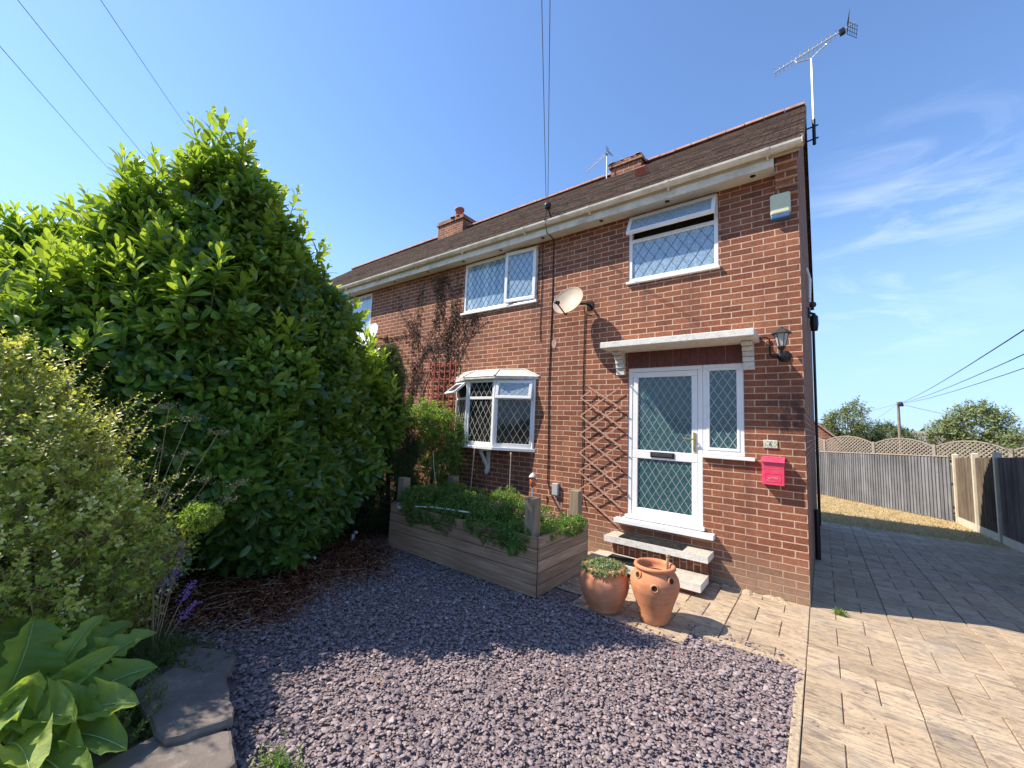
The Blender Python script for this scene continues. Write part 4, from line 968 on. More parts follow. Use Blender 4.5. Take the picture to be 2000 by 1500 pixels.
# long runners and a drooping leaf
m = MB()
m.tube([(-4.15, -1.3, .62), (-4.35, -1.2, .9), (-4.5, -1.1, 1.05), (-4.62, -1.02, 1.25)], .005, 5)
m.tube([(-2.72, -1.55, .58), (-2.76, -1.79, .52), (-2.80, -1.80, .40), (-2.86, -1.81, .30)], .004, 5)
for i in range(14):
    x, y = random.uniform(-3.5, -2.7), random.uniform(-1.5, -.9); p = [(x, y, .55)]
    a_ = random.uniform(0, 6.28)
    for k in range(5): a_ += random.gauss(0, .5); p.append((p[-1][0]+.05*cos(a_), p[-1][1]+.05*sin(a_), .60+.13*sin(k*.7)+random.uniform(0, .03)))
    m.tube(p, .004, 5)
m.build('runners', 'string', t)
n = 3; leaves('drooping_leaf', np.array([[-2.42, -1.79, .60], [-2.40, -1.80, .57], [-2.45, -1.80, .5]]), np.array([[.05, -.3, -1], [.2, -.2, -1], [-.1, -.2, -1.]]), np.array([[.2, -1, .2]]*3), np.array([.22, .15, .16]), np.array([.08, .06, .07]), 'bedleaf', np.array([.6, .7, .5]), t)
# garden ornaments in the planter
t = thing('solar_stake_light', (-2.80, -1.0, .6), 'small solar lantern with white domed cap and orange glass in the planter', 'solar light')
q = V(-2.80, -.95, 0)
m = MB(); m.tube([q+V(0, 0, .5), q+V(0, 0, .93)], .008, 6); m.build('stake', 'alu', t)
m = MB(); m.lathe(q+V(0, 0, .92), [(.012, 0), (.034, .03), (.040, .07), (.036, .12), (.02, .125)], 16); m.build('glass', 'peach', t, smooth=True)
m = MB(); m.lathe(q+V(0, 0, 1.045), [(.001, 0), (.052, 0), (.045, .02), (.025, .045), (.008, .055), (.001, .065)], 16); m.build('cap', 'oldwhite', t, smooth=True)
m = MB(); m.tube([q+V(-.04, 0, .95), q+V(-.065, 0, 1.0), q+V(-.05, 0, 1.03)], .005, 5); m.tube([q+V(.04, 0, .95), q+V(.065, 0, 1.0), q+V(.05, 0, 1.03)], .005, 5); m.build('frame', 'steel_dark', t)
t = thing('globe_stake', (-3.9, -1.7, .5), 'pale cane with a glass globe lying across the front of the planter leaves', 'garden stake')
g0, g1 = V(-4.33, -1.80, .575), V(-3.10, -1.70, .665)
m = MB(); m.tube([g0, (g0+g1)/2+V(0, 0, .02), g1], .009, 7); m.build('stake', 'upvc', t)
m = MB(); m.lathe(g0, [(.001, -.05), (.025, -.043), (.043, -.025), (.05, 0), (.043, .025), (.025, .043), (.001, .05)], 20); m.build('globe', 'dishw', t, smooth=True)
for (x, y, z0, z1, dx, lb) in ((-4.40, -.35, .55, 1.29, .10, 'thin cane leaning up to the left end of the bow window sill'), (-3.66, -.33, .6, 1.28, .0, 'upright cane under the right part of the bow window sill')):
    m = MB(); m.tube([(x-dx*.5, y+.03, z0), (x-dx*.3, y+.03, (z0+z1)/2), (x, y+.03, z1)], .008, 6)
    if dx == 0: m.lathe((x, y+.03, z1-.05), [(.013, 0), (.016, .03), (.013, .045), (.001, .046)], 10)
    tag(m.build('plant_cane', 'string', at=(x, y, z0)), lb, 'cane', 'canes below the bow window')

# ------------------------------------------------------------------ terracotta pots
t = thing('terracotta_pot', (-1.56, -1.49, 0), 'squat round terracotta pot holding small fleshy plants by the steps', 'plant pot', 'terracotta pots beside the door steps')
m = MB(); m.lathe((-1.56, -1.49, .004), [(.001, 0), (.142, 0), (.150, .012), (.146, .022), (.182, .08), (.218, .16), (.232, .225), (.222, .29), (.192, .338), (.176, .356), (.192, .364), (.197, .378), (.190, .392), (.170, .396), (.158, .388), (.150, .36), (.165, .32), (.001, .32)], 56)
m.build('body', 'terracotta', t, smooth=True)
m = MB(); m.lathe((-1.56, -1.49, .33), [(.16, .01), (.001, .035)], 20); m.build('compost', 'soil', t)
t = thing('succulent_clump', (-1.56, -1.49, .37), 'low green and reddish succulents spilling over the squat terracotta pot', 'plant')
n = 300; a_ = RG.random(n)*6.28; r_ = np.sqrt(RG.random(n))*.200; P = np.stack([-1.56+r_*np.cos(a_), -1.49+r_*np.sin(a_), .375+.05*(1-r_/.19)+RG.random(n)*.02], 1)
A = np.stack([np.cos(a_)*r_*4, np.sin(a_)*r_*4, np.full(n, .8)], 1)+RG.normal(size=(n, 3))*.25
shoots('s', P-[0, 0, .02], A, RG.uniform(.025, .05, n), 9, RG.uniform(.018, .03, n), RG.uniform(.010, .016, n), 'succulent', t, .6, .4, detail=1, sr=.002)
t = thing('terracotta_pot', (-1.11, -1.40, 0), 'tall terracotta strawberry pot with round planting holes beside the steps', 'plant pot', 'terracotta pots beside the door steps')
pc = V(-1.11, -1.40, .004)
prof = [(.001, 0), (.118, 0), (.126, .01), (.135, .06), (.168, .17), (.205, .27), (.216, .33), (.205, .385), (.178, .43), (.160, .45), (.175, .458), (.184, .472), (.178, .488), (.160, .492), (.148, .482), (.140, .455), (.15, .42), (.001, .41)]
MB().lathe(pc, prof, 56).build('body', 'terracotta', t, smooth=True)
for az, z_, r_ in ((-72, .345, .214), (-118, .415, .194), (-28, .405, .198), (160, .38, .206), (60, .38, .206)):
    a_ = radians(az); nn = V(cos(a_), sin(a_), .25 if z_ > .36 else 0).normalized(); c = pc + V(cos(a_)*r_, sin(a_)*r_, z_)
    m = MB(); m.lathe(c, [(.022, -.01), (.024, .006), (.031, .007), (.036, .001), (.036, -.012)], 20, axis=nn); o = m.build('planting_hole', 'terracotta', t, smooth=True)
    m = MB(); m.lathe(c, [(.0235, .0022), (.001, .0024)], 18, axis=nn); m.build('hole_soil', 'soil', o)
m = MB(); m.lathe(pc+V(0, 0, .40), [(.148, .015), (.001, .03)], 20); m.build('compost', 'soil', t)
m = MB(); m.tube([(-1.02, -1.33, .40), (-1.02, -1.325, .50), (-1.015, -1.32, .555)], .014, 8); m.lathe((-1.015, -1.32, .55), [(.014, 0), (.02, .01), (.02, .03), (.001, .035)], 10)
tag(m.build('dried_flower_stem', 'drystem', at=(-1.02, -1.33, .4)), 'short dry stalk standing in the tall terracotta pot', 'stalk')

# ------------------------------------------------------------------ slate chippings
def gravel():
    n = 98000
    # denser and truer to size near the viewer, thinning only where it is out of sight
    P = np.stack([RG.uniform(-5.0, -.03, n), RG.uniform(-6.2, -.05, n)], 1)
    x, y = P[:, 0], P[:, 1]
    keep = ~((x > -2.27) & (y > -1.40)) & ~((x > -1.88) & (x < -.83) & (y > -1.65)) & ~((x > -4.56) & (x < -2.17) & (y > -1.75))
    keep &= ~((x > -.80) & (y > -1.40))
    edge = -4.35 + .35*np.sin(y*1.7) + .15*np.sin(y*5+1) + .75*np.clip((-y-2.6)/1.6, 0, 1)
    edge = np.where(y > -1.9, -5.0, edge)
    keep &= (x > edge + RG.normal(size=n)*.10)
    far = (y < -5.3) | ((x < -2.2) & (y < -4.9))
    spill = np.zeros(n, bool)
    near = ((np.abs(y+1.35) < .16) & (x > -.85)) | ((np.abs(x+.02) < .10) & (y < -1.3)) | ((np.abs(y+1.60) < .12) & (x > -1.9) & (x < -.84)) | ((x > -2.16) & (x < -1.9) & (y < -.4) & (y > -1.5))
    sp_ = near & ~keep & (RG.random(n) < .09); P[sp_ & (x > -.2) & (y < -1.4), 0] += RG.random((sp_ & (x > -.2) & (y < -1.4)).sum())*.16
    kk_ = (keep & ~(far & (RG.random(n) < .6))) | sp_; zadd = np.where(sp_, .018, 0)[kk_]; P = P[kk_]; n = len(P)
    s = RG.lognormal(-0.05, .40, n)*.0118; s = np.clip(s, .005, .030)
    asp = RG.uniform(.5, .95, n); th = s*RG.uniform(.14, .36, n)
    rot = RG.random(n)*6.28; tilt = RG.normal(size=(n, 2))*.17
    K = 6; ang = (np.arange(K)/K*2*pi)[None] + RG.uniform(-.3, .3, (n, K)); rr = RG.uniform(.72, 1.1, (n, K))
    lx = np.cos(ang)*rr*s[:, None]; ly = np.sin(ang)*rr*(s*asp)[:, None]
    def ring(k, zf):
        a = lx*k; b = ly*k; c, d = np.cos(rot)[:, None], np.sin(rot)[:, None]
        X = a*c-b*d; Y = a*d+b*c; Z = (zf*th)[:, None] + X*tilt[:, :1] + Y*tilt[:, 1:]
        return np.stack([P[:, :1]+X, P[:, 1:]+Y, Z+base[:, None]], 2)
    hum = .010*np.sin(P[:, 0]*4+1)*np.sin(P[:, 1]*3.3)
    base = np.where(zadd > 0, .006, RG.uniform(-.014, .010, n) + hum)
    V_ = np.concatenate([ring(.92, -.5), ring(1.0, .25), ring(.78, .75)], 1).reshape(-1, 3)
    off = (np.arange(n)*3*K)[:, None, None]
    q = [(i, (i+1) % K, K+(i+1) % K, K+i) for i in range(K)] + [(K+i, K+(i+1) % K, 2*K+(i+1) % K, 2*K+i) for i in range(K)]
    top = [tuple(range(2*K, 3*K))]
    r = RG.random(n)**1.0; r = np.where(RG.random(n) < .985, r*.955, r)
    o = npmesh('slate_chippings', V_, [(off+np.array(q)[None]).reshape(-1, 4), (off+np.array(top)[None]).reshape(-1, K)], 'slate', np.repeat(r, 3*K), None, smooth=False)
    tag(o, 'purple grey slate chippings spread over the front garden', 'gravel', kind='stuff')
gravel()
# leaf litter at the foot of the laurel
n = 26000; x = RG.uniform(-5.6, -3.3, n); y = RG.uniform(-5.0, -1.0, n)
edge = -4.20 + .35*np.sin(y*1.7) + .15*np.sin(y*5+1) + .75*np.clip((-y-2.6)/1.6, 0, 1)
k = x < edge + np.abs(RG.normal(size=n))*.16 - .05; k &= ~((y > -1.8) & (x > -4.62)); x, y = x[k], y[k]; n = len(x)
P = np.stack([x, y, RG.uniform(-.004, .03, n)], 1)
tag(leaves('leaf_litter', P, np.stack([RG.normal(size=n), RG.normal(size=n), RG.normal(size=n)*.18], 1), np.array([[0, 0, 1.]])+RG.normal(size=(n, 3))*.35, RG.uniform(.02, .08, n), RG.uniform(.004, .020, n), 'litter', RG.random(n), detail=1), 'brown dead leaves and twigs on the soil under the laurel', 'leaf litter', kind='stuff')
m = MB()
for i in range(60):
    x, y = random.uniform(-5.0, -3.6), random.uniform(-4.4, -2.0); a_ = random.uniform(0, 6.28); L = random.uniform(.1, .35)
    m.tube([(x, y, .02), (x+L*.5*cos(a_), y+L*.5*sin(a_), .03), (x+L*cos(a_+.2), y+L*sin(a_+.2), .012)], .0025, 4)
tag(m.build('fallen_twigs', 'drystem'), 'thin dry twigs lying on the soil border', 'twigs', kind='stuff')
for (x, y, r_, lb) in ((-5.15, -1.95, .04, 'pale crumpled scrap standing at the foot of the laurel'), (-4.72, -2.72, .035, 'flat white scrap on the brown soil in front of the laurel')):
    m = MB()
    if r_ == .04: m.tube([(x, y, .0), (x+.02, y, .07), (x+.055, y, .115), (x+.10, y, .12)], .026, 7, .018)
    else: m.tube([(x-.07, y, .02), (x-.02, y+.01, .035), (x+.05, y, .03), (x+.07, y-.01, .045)], .02, 7, .014)
    tag(m.build('plastic_scrap', 'poly', at=(x, y, 0)), lb, 'litter', 'white scraps under the laurel')

n = 240; P = np.stack([RG.uniform(-4.2, .9, n), RG.uniform(-4.6, -1.3, n), np.full(n, .022)], 1)
tag(leaves('stray_leaves', P, np.stack([RG.normal(size=n), RG.normal(size=n), RG.normal(size=n)*.1], 1), np.array([[0, 0, 1.]])+RG.normal(size=(n, 3))*.3, RG.uniform(.015, .045, n), RG.uniform(.008, .02, n), 'litter', .5+.5*RG.random(n), detail=1), 'few small dry leaves blown over the chippings and paving', 'leaf litter', kind='stuff')
# slate slabs edging the bed
def slab(pts, z0, z1, label, tilt=0):
    c = sum((Vector(p) for p in [(a, b, 0) for a, b in pts]), Vector())/len(pts); P_ = []
    m2 = len(pts)
    for i in range(m2):
        a_, b_ = Vector((*pts[i], 0)), Vector((*pts[(i+1) % m2], 0))
        for k in range(5): q = a_.lerp(b_, k/5) + Vector((random.uniform(-.008, .008), random.uniform(-.008, .008), 0)); P_.append((q.x, q.y))
    m = MB(); n = len(P_); vs = []
    for zz, sh in ((z0, 0), (z0+(z1-z0)*.5, .008), (z1-.004, .0), (z1, -.012)):
        for (x, y) in P_:
            d_ = Vector((x, y, 0))-c; d_.normalize(); vs.append((x+d_.x*(sh+random.uniform(-.004, .004)), y+d_.y*(sh+random.uniform(-.004, .004)), zz+tilt*(x-c.x)))
    fs = [(r*n+i, r*n+(i+1) % n, (r+1)*n+(i+1) % n, (r+1)*n+i) for r in range(3) for i in range(n)] + [tuple(range(3*n, 4*n))]
    m.add(vs, fs); t = m.build('slate_slab', 'slab', at=(c.x, c.y, z0), auto=True); tag(t, label, 'slab', 'slate slabs edging the flower bed')
slab([(-3.46, -4.52), (-3.30, -4.24), (-2.98, -4.10), (-2.74, -4.24), (-2.86, -4.44), (-3.05, -4.56)], .075, .125, 'rear slate slab of the bed edging nearest the lavender')
slab([(-2.90, -4.62), (-3.0, -4.42), (-2.70, -4.25), (-2.28, -4.34), (-2.36, -4.60)], .13, .175, 'raised middle slate slab with a ragged front edge')
slab([(-2.45, -4.82), (-2.50, -4.56), (-2.24, -4.36), (-2.02, -4.42), (-1.85, -4.80)], .085, .135, 'sunlit slate slab at the bottom edge of the picture')
slab([(-2.95, -4.85), (-2.85, -4.50), (-2.35, -4.48), (-2.40, -4.90)], .02, .07, 'lowest slate slab tucked under the raised one')
m = MB(); m.box(-3.5, -2.3, -5.6, -4.55, -.02, .05); tag(m.build('flower_bed_soil', 'mulch', bevel=.03), kind='structure')

# ------------------------------------------------------------------ planting
def limbs(parent, base, tips, r0, mat='bark', name='trunk', r1=.012):
    m = MB()
    for q in tips:
        b = Vector(base)+Vector((random.uniform(-.1, .1), random.uniform(-.1, .1), 0)); q = Vector(q); k = b.lerp(q, .5)+Vector((random.uniform(-.15, .15), random.uniform(-.15, .15), .1))
        m.tube([b, b.lerp(k, .5)+Vector((0, 0, .05)), k, q], r0, 7, r1)
    return m.build(name, mat, parent)

# the big laurel
t = thing('laurel_bush', (-5.8, -4.0, 0), 'huge glossy green laurel bush filling the left side of the garden', 'bush')
LB = [(-5.5, -3.85, 1.9, 1.05, 1.1, 1.85), (-5.10, -3.80, 3.25, .58, .52, .98), (-5.45, -4.12, 3.0, .6, .5, .95), (-5.05, -3.3, 2.7, .55, .48, 1.08), (-4.93, -2.82, 2.25, .52, .46, 1.05), (-5.9, -4.4, 2.0, .95, .62, 1.75), (-6.9, -4.95, 1.9, 1.0, .68, 1.50), (-5.4, -2.5, 1.3, .72, .60, 1.30), (-5.9, -1.9, 1.2, .75, .6, 1.2), (-4.95, -3.2, .9, .65, .7, .85), (-5.95, -6.25, 3.0, .30, .28, .95)]  # last lobe is an unseen clump added to throw shade on the chippings
LB2 = bumpy(LB, 85, .14, .40)
limbs(t, (-5.7, -3.9, 0), [(c[0], c[1], c[2]+c[5]*.4) for c in LB]+[(-5.2, -3.5, 2.6), (-5.6, -4.4, 2.8), (-5.0, -2.9, 2.0), (-5.2, -3.8, 3.4)], .07)
P, Nn = ell_surface(LB2, 8600, shrink=.88)
vis = (P[:, 0] > -7.6); P, Nn = P[vis], Nn[vis]
A = nrm(Nn*.8 + RG.normal(size=P.shape)*.35 + [0, 0, .75])
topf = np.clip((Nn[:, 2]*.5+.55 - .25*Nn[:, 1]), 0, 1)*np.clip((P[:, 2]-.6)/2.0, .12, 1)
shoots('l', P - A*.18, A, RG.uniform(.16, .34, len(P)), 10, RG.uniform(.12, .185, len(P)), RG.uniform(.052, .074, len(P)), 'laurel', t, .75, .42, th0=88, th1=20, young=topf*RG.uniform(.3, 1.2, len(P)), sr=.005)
# long leading shoots that break the outline
P2, N2 = ell_surface([l for l in LB2 if l[2] > 1.6], 1500, shrink=.9); k2 = (N2[:, 2] > .25); P2, N2 = P2[k2][:420], N2[k2][:420]
A2 = nrm(N2*.35 + RG.normal(size=P2.shape)*.22 + [0, 0, 1.0])
shoots('ll', P2 - A2*.05, A2, RG.uniform(.28, .62, len(P2)), 15, RG.uniform(.12, .18, len(P2)), RG.uniform(.05, .07, len(P2)), 'laurel', t, .8, .5, th0=80, th1=14, young=RG.uniform(.7, 1.3, len(P2)), sr=.006)
# inner, older foliage
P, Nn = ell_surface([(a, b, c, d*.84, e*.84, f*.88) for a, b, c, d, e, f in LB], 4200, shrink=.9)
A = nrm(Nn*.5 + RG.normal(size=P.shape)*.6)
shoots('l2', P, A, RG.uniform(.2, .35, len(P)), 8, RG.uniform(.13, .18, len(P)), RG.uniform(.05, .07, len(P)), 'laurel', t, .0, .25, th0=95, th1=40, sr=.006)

# dark feathery conifer between the laurel and the planter
t = thing('dark_conifer', (-5.75, -1.0, 0), 'dark feathery evergreen squeezed between the laurel and the house wall', 'bush')
CB = [(-5.80, -1.1, .9, .55, .45, 1.0), (-5.55, -1.40, 1.6, .38, .32, .85), (-5.30, -1.35, .55, .45, .30, .6), (-5.38, -1.42, 2.25, .20, .20, .65)]
limbs(t, (-5.8, -.9, 0), [(-5.4, -1.4, 2.5), (-5.5, -1.2, 1.2), (-5.9, -1.0, 1.5)], .05)
P, Nn = ell_surface(bumpy(CB, 30, .14, .26), 5200, shrink=.85); A = nrm(Nn + RG.normal(size=P.shape)*.4 + [0, 0, .35])
shoots('c', P-A*.12, A, RG.uniform(.14, .30, len(P)), 16, RG.uniform(.03, .05, len(P)), RG.uniform(.009, .014, len(P)), 'yew', t, .5, .4, th0=65, th1=35, detail=1, sr=.002)

# lime green shrub climbing beside the bow window
t = thing('lime_shrub', (-5.15, -.55, 0), 'yellow green leafy shrub against the wall left of the bow window', 'bush')
SB = [(-5.40, -.45, 1.72, .50, .26, .30), (-5.05, -.42, 1.55, .26, .24, .35), (-4.98, -.45, 1.1, .30, .28, .50), (-5.25, -.6, .85, .5, .35, .6)]
limbs(t, (-5.2, -.4, 0), [(-5.4, -.4, 1.8), (-5.1, -.4, 1.4), (-5.0, -.5, .8)], .025)
P, Nn = ell_surface(bumpy(SB, 26, .06, .20), 2300, shrink=.85); A = nrm(Nn + RG.normal(size=P.shape)*.7 + [0, 0, .5]); P = P - Nn*(RG.random(len(P))**2*.18)[:, None]
shoots('s', P-A*.05, A, RG.uniform(.07, .20, len(P)), 8, RG.uniform(.030, .052, len(P)), RG.uniform(.016, .026, len(P)), 'limeshrub', t, .8, .28, young=np.clip((P[:, 2]-1.35)/.55, .0, 1)*RG.uniform(.5, 1.2, len(P)), detail=1, sr=.002)

# variegated shrub in the left foreground
t = thing('variegated_shrub', (-4.2, -5.0, 0), 'rounded yellow and cream leaved shrub in the left foreground', 'bush')
VB = [(-3.80, -4.92, 1.05, .42, .32, .62), (-4.15, -5.15, 1.15, .65, .55, .80), (-3.98, -4.78, .80, .52, .38, .60), (-4.2, -5.7, 1.1, .6, .6, .85), (-3.95, -4.68, .40, .35, .22, .38), (-3.7, -5.0, .6, .5, .45, .55)]
limbs(t, (-4.15, -5.1, 0), [(-4.1, -5.2, 1.7), (-3.9, -4.7, 1.2), (-4.2, -5.6, 1.6), (-3.7, -4.7, .7)], .010, 'stem', r1=.003)
P, Nn = ell_surface(bumpy(VB, 60, .08, .28), 6000, shrink=.8); A = nrm(Nn + RG.normal(size=P.shape)*.75 + [0, 0, .4]); P = P - Nn*(RG.random(len(P))**2*.22)[:, None]
yv = np.clip((P[:, 2]-.45)/.7, 0.15, 1)*RG.uniform(.5, 1.2, len(P))
shoots('v', P-A*.05, A, RG.uniform(.06, .15, len(P)), 8, RG.uniform(.026, .042, len(P)), RG.uniform(.018, .028, len(P)), 'varieg', t, .72, .50, young=yv, detail=1, sr=.0018, stem_mat='drystem')
P3, N3 = ell_surface(VB, 420, shrink=.9); A3 = nrm(N3*.7 + RG.normal(size=P3.shape)*.35 + [.25, 0, .8])
shoots('vw', P3, A3, RG.uniform(.18, .42, len(P3)), 16, RG.uniform(.020, .036, len(P3)), RG.uniform(.013, .022, len(P3)), 'varieg', t, .7, .6, young=RG.uniform(.5, 1.3, len(P3)), detail=1, sr=.0025, stem_mat='drystem', th0=80, th1=40)

# pale umbel seed heads and a lime euphorbia sprawling out of it
def umbel(t, base, top, n, R_, mat, seedr=.007):
    base, top = Vector(base), Vector(top); m = MB(); mid = base.lerp(top, .5)+Vector((random.uniform(-.05, .05), random.uniform(-.05, .05), .04))
    m.tube([base, mid, top], .004, 5, .0025); pts = []
    for k in range(9):
        d_ = Vector((random.gauss(0, 1), random.gauss(0, 1), random.uniform(.2, 1.2))).normalized(); e = top + d_*R_*random.uniform(.5, 1)
        m.tube([top, e], .0014, 3)
        for j in range(n//9):
            pts.append(tuple(e+Vector((random.gauss(0, 1), random.gauss(0, 1), random.gauss(0, .6)))*R_*.22))
    m.build('stalk', 'drystem', t); n_ = len(pts)
    leaves('seed_head', np.array(pts), RG.normal(size=(n_, 3)), RG.normal(size=(n_, 3)), RG.uniform(.006, .014, n_)*seedr/.007, RG.uniform(.005, .011, n_)*seedr/.007, mat, RG.random(n_), t, detail=1)
t = thing('umbel_seed_plant', (-4.0, -4.45, 0), 'wispy plant with pale seed heads leaning in front of the laurel', 'wild plant')
for (x, y, z_, R_) in ((-4.0, -4.25, 1.62, .10), (-4.15, -4.35, 1.72, .08), (-3.95, -4.05, 1.52, .10), (-3.75, -4.15, 1.15, .09), (-3.62, -3.98, 1.12, .09), (-3.8, -4.3, 1.35, .07), (-3.55, -4.05, 1.02, .07), (-4.05, -4.4, 1.38, .08), (-3.9, -4.35, 1.05, .07), (-3.7, -4.22, .98, .07)):
    umbel(t, (-4.0+random.uniform(-.1, .1), -4.5, .2), (x, y, z_), 110, R_, 'palebloom')
t = thing('lime_spurge', (-3.75, -4.45, 0), 'lime green flower dome on a long leaning stem above the lavender', 'flowering plant')
m = MB(); m.tube([(-4.0, -4.62, .50), (-3.85, -4.45, .68), (-3.70, -4.32, .80), (-3.62, -4.25, .86)], .007, 6); m.build('stem', 'drystem', t)
P, Nn = ell_surface([(-3.60, -4.22, .92, .17, .11, .10), (-3.52, -4.18, .95, .10, .09, .08)], 420); A = Nn+RG.normal(size=P.shape)*.4
shoots('e', P-Nn*.03, A, RG.uniform(.02, .05, len(P)), 6, RG.uniform(.016, .026, len(P)), RG.uniform(.012, .018, len(P)), 'limeshrub', t, .5, .75, detail=1, sr=.001)
# lavender
t = thing('lavender', (-3.65, -4.35, 0), 'purple flowered lavender stems leaning over the soil border', 'flowering plant')
m = MB(); LVP = []
for (x, y, z_) in ((-3.80, -4.33, .74), (-3.66, -4.26, .76), (-3.86, -4.38, .58), (-3.92, -4.42, .50), (-3.70, -4.34, .56), (-3.52, -4.22, .52), (-3.45, -4.20, .40), (-3.78, -4.40, .66), (-3.60, -4.30, .64)):
    b = Vector((-3.35+random.uniform(-.06, .06), -4.45, .05)); e = Vector((x+.17, y-.06, z_+.02)); k = b.lerp(e, .55)+Vector((.02, 0, .05)); m.tube([b, k, e], .0028, 4)
    d_ = (e-k).normalized()
    for j in range(90):
        q = e - d_*random.uniform(0, .13); r_ = .016; LVP.append(tuple(q+Vector((random.gauss(0, r_), random.gauss(0, r_), random.gauss(0, r_*.6)))))
m.build('stems', 'drystem', t); n_ = len(LVP)
leaves('flower_spikes', np.array(LVP), RG.normal(size=(n_, 3)), RG.normal(size=(n_, 3)), RG.uniform(.010, .020, n_), RG.uniform(.007, .013, n_), 'purple', RG.random(n_), t, detail=1)
n = 420; B = np.stack([RG.normal(-3.36, .10, n), RG.normal(-4.45, .06, n), RG.uniform(.02, .16, n)], 1)
shoots('lv', B, RG.normal(size=(n, 3))*.5+[0, 0, 1], RG.uniform(.06, .16, n), 9, RG.uniform(.02, .035, n), RG.uniform(.003, .006, n), 'darkgreen', t, .5, .6, detail=1, sr=.0015)

# broad leaved plant in the corner
t = thing('broad_leaf_plant', (-2.9, -4.95, 0), 'plant with huge wavy edged bright green leaves in the bottom left corner', 'plant')
def bigleaf(base, tip, wid, mat, rnd, lift=.12, nseg=38, nw=9, face=(0, 0, 1)):
    base, tip = Vector(base), Vector(tip); D_ = tip-base; L = D_.length; D_.normalize(); up = Vector(face); S = D_.cross(up).normalized(); up = S.cross(D_).normalized()
    ph = random.random()*6; ph2 = random.random()*6; vs, rn = [], []; mid = []
    for i in range(nseg+1):
        s = i/nseg; w = wid*sqrt(max(0.0002, 1-(2*(s*.985+.01)**.85-1)**2))*(.28+.72*min(1, s*2.6))*(1+.05*sin(s*17+ph)) if s < 1 else .002
        c = base + D_*L*s + up*(lift*sin(pi*s*.9)*L) - Vector((0, 0, 1))*(s**3)*L*.16
        mid.append(c - up*.003)
        for j in range(-nw, nw+1):
            v = j/nw; rip = abs(v)**2.4*wid*.26*sin(s*L*38+ph+(2.0 if j > 0 else 0)) + abs(v)**3*wid*.17*sin(s*L*95+ph2+v)
            rip *= (1-s**4)*min(1, s*4); vein = -.009*abs(sin(s*L*46 - abs(v)*2.2))**.6*(1-abs(v))
            vs.append(c + S*(v*w*.62*(1-.16*abs(v))) + up*(abs(v)**1.5*w*.36 + rip + vein))
    fs = []
    k = 2*nw+1
    for i in range(nseg):
        for j in range(2*nw): fs.append((i*k+j, i*k+j+1, (i+1)*k+j+1, (i+1)*k+j))
    m = MB(); m.cur = rnd; m.add(vs, fs); o = m.build('leaf', mat, t, smooth=True, auto=False)
    m = MB(); m.tube([p+up*.0055 for p in mid], .005, 5, .0012); m.build('midrib', 'bigrib', o, smooth=True)
cx, cy = -2.95, -5.0
for (b, tp, wd, rn, face) in (
    ((-3.02, -5.12, .15), (-3.10, -5.02, .72), .23, .35, (.6, .25, .25)), ((-2.98, -4.98, .15), (-3.18, -4.60, .52), .17, .6, (.5, -.2, 1)), ((-2.95, -4.95, .12), (-2.98, -4.52, .50), .17, .8, (.4, -.6, 1)),
    ((-2.9, -4.95, .12), (-2.72, -4.56, .42), .18, .5, (.6, -.5, 1)), ((-2.85, -5.0, .10), (-2.52, -4.66, .37), .20, .7, (.3, -.4, 1)), ((-2.85, -5.0, .1), (-2.38, -4.72, .26), .19, .4, (.2, -.3, 1)),
    ((-2.9, -5.05, .15), (-2.50, -4.88, .40), .19, .85, (.3, -.2, 1)), ((-2.85, -5.05, .08), (-2.22, -4.86, .22), .19, .55, (.0, -.2, 1)), ((-2.8, -5.1, .15), (-2.30, -5.02, .36), .18, .9, (.2, .1, 1)),
    ((-2.95, -5.1, .2), (-2.68, -5.0, .62), .17, .7, (.6, .1, .6)), ((-3.1, -5.0, .2), (-3.42, -4.72, .55), .17, .45, (.3, -.1, 1)), ((-2.9, -5.15, .2), (-2.42, -5.16, .48), .19, .5, (.3, .2, 1)),
    ((-3.0, -4.95, .2), (-3.12, -4.74, .62), .10, .95, (.5, -.3, .6)), ((-2.8, -5.1, .05), (-2.12, -5.04, .14), .18, .35, (0, 0, 1)), ((-3.1, -5.1, .15), (-3.5, -5.0, .6), .2, .4, (.3, 0, 1)), ((-3.05, -5.0, .1), (-2.85, -4.70, .56), .12, .9, (.7, -.2, .5))):
    bigleaf(b, tp, wd, 'bigleaf', rn, face=face)
# hebe-like sprigs between it and the slabs
t = thing('hebe_sprigs', (-2.75, -4.65, 0), 'upright sprigs of small pale green leaves beside the slate slabs', 'plant')
bs, tp_ = [], []
for i in range(46):
    x, y = random.uniform(-3.05, -2.55), random.uniform(-4.78, -4.58); L = random.uniform(.10, .26)
    bs.append((x, y, .04)); tp_.append((random.uniform(.0, .5), random.uniform(-.1, .4), 1.0))
B = np.array(bs); A = np.array(tp_)
shoots('h', B, A, RG.uniform(.12, .30, len(B)), 30, RG.uniform(.018, .026, len(B)), RG.uniform(.009, .013, len(B)), 'hebe', t, .5, .4, detail=1, sr=.003, th0=70, th1=30)
t = thing('low_weeds', (-3.3, -4.4, 0), 'low grey green weeds behind the rear slate slab', 'weeds')
n = 900; B = np.stack([RG.normal(-3.35, .25, n), RG.normal(-4.42, .10, n), RG.uniform(0, .12, n)], 1)
shoots('w', B, RG.normal(size=(n, 3))*.5+[0, 0, .8], RG.uniform(.03, .10, n), 7, RG.uniform(.014, .03, n), RG.uniform(.008, .015, n), 'darkgreen', t, .5, .6, detail=1, sr=.0015)
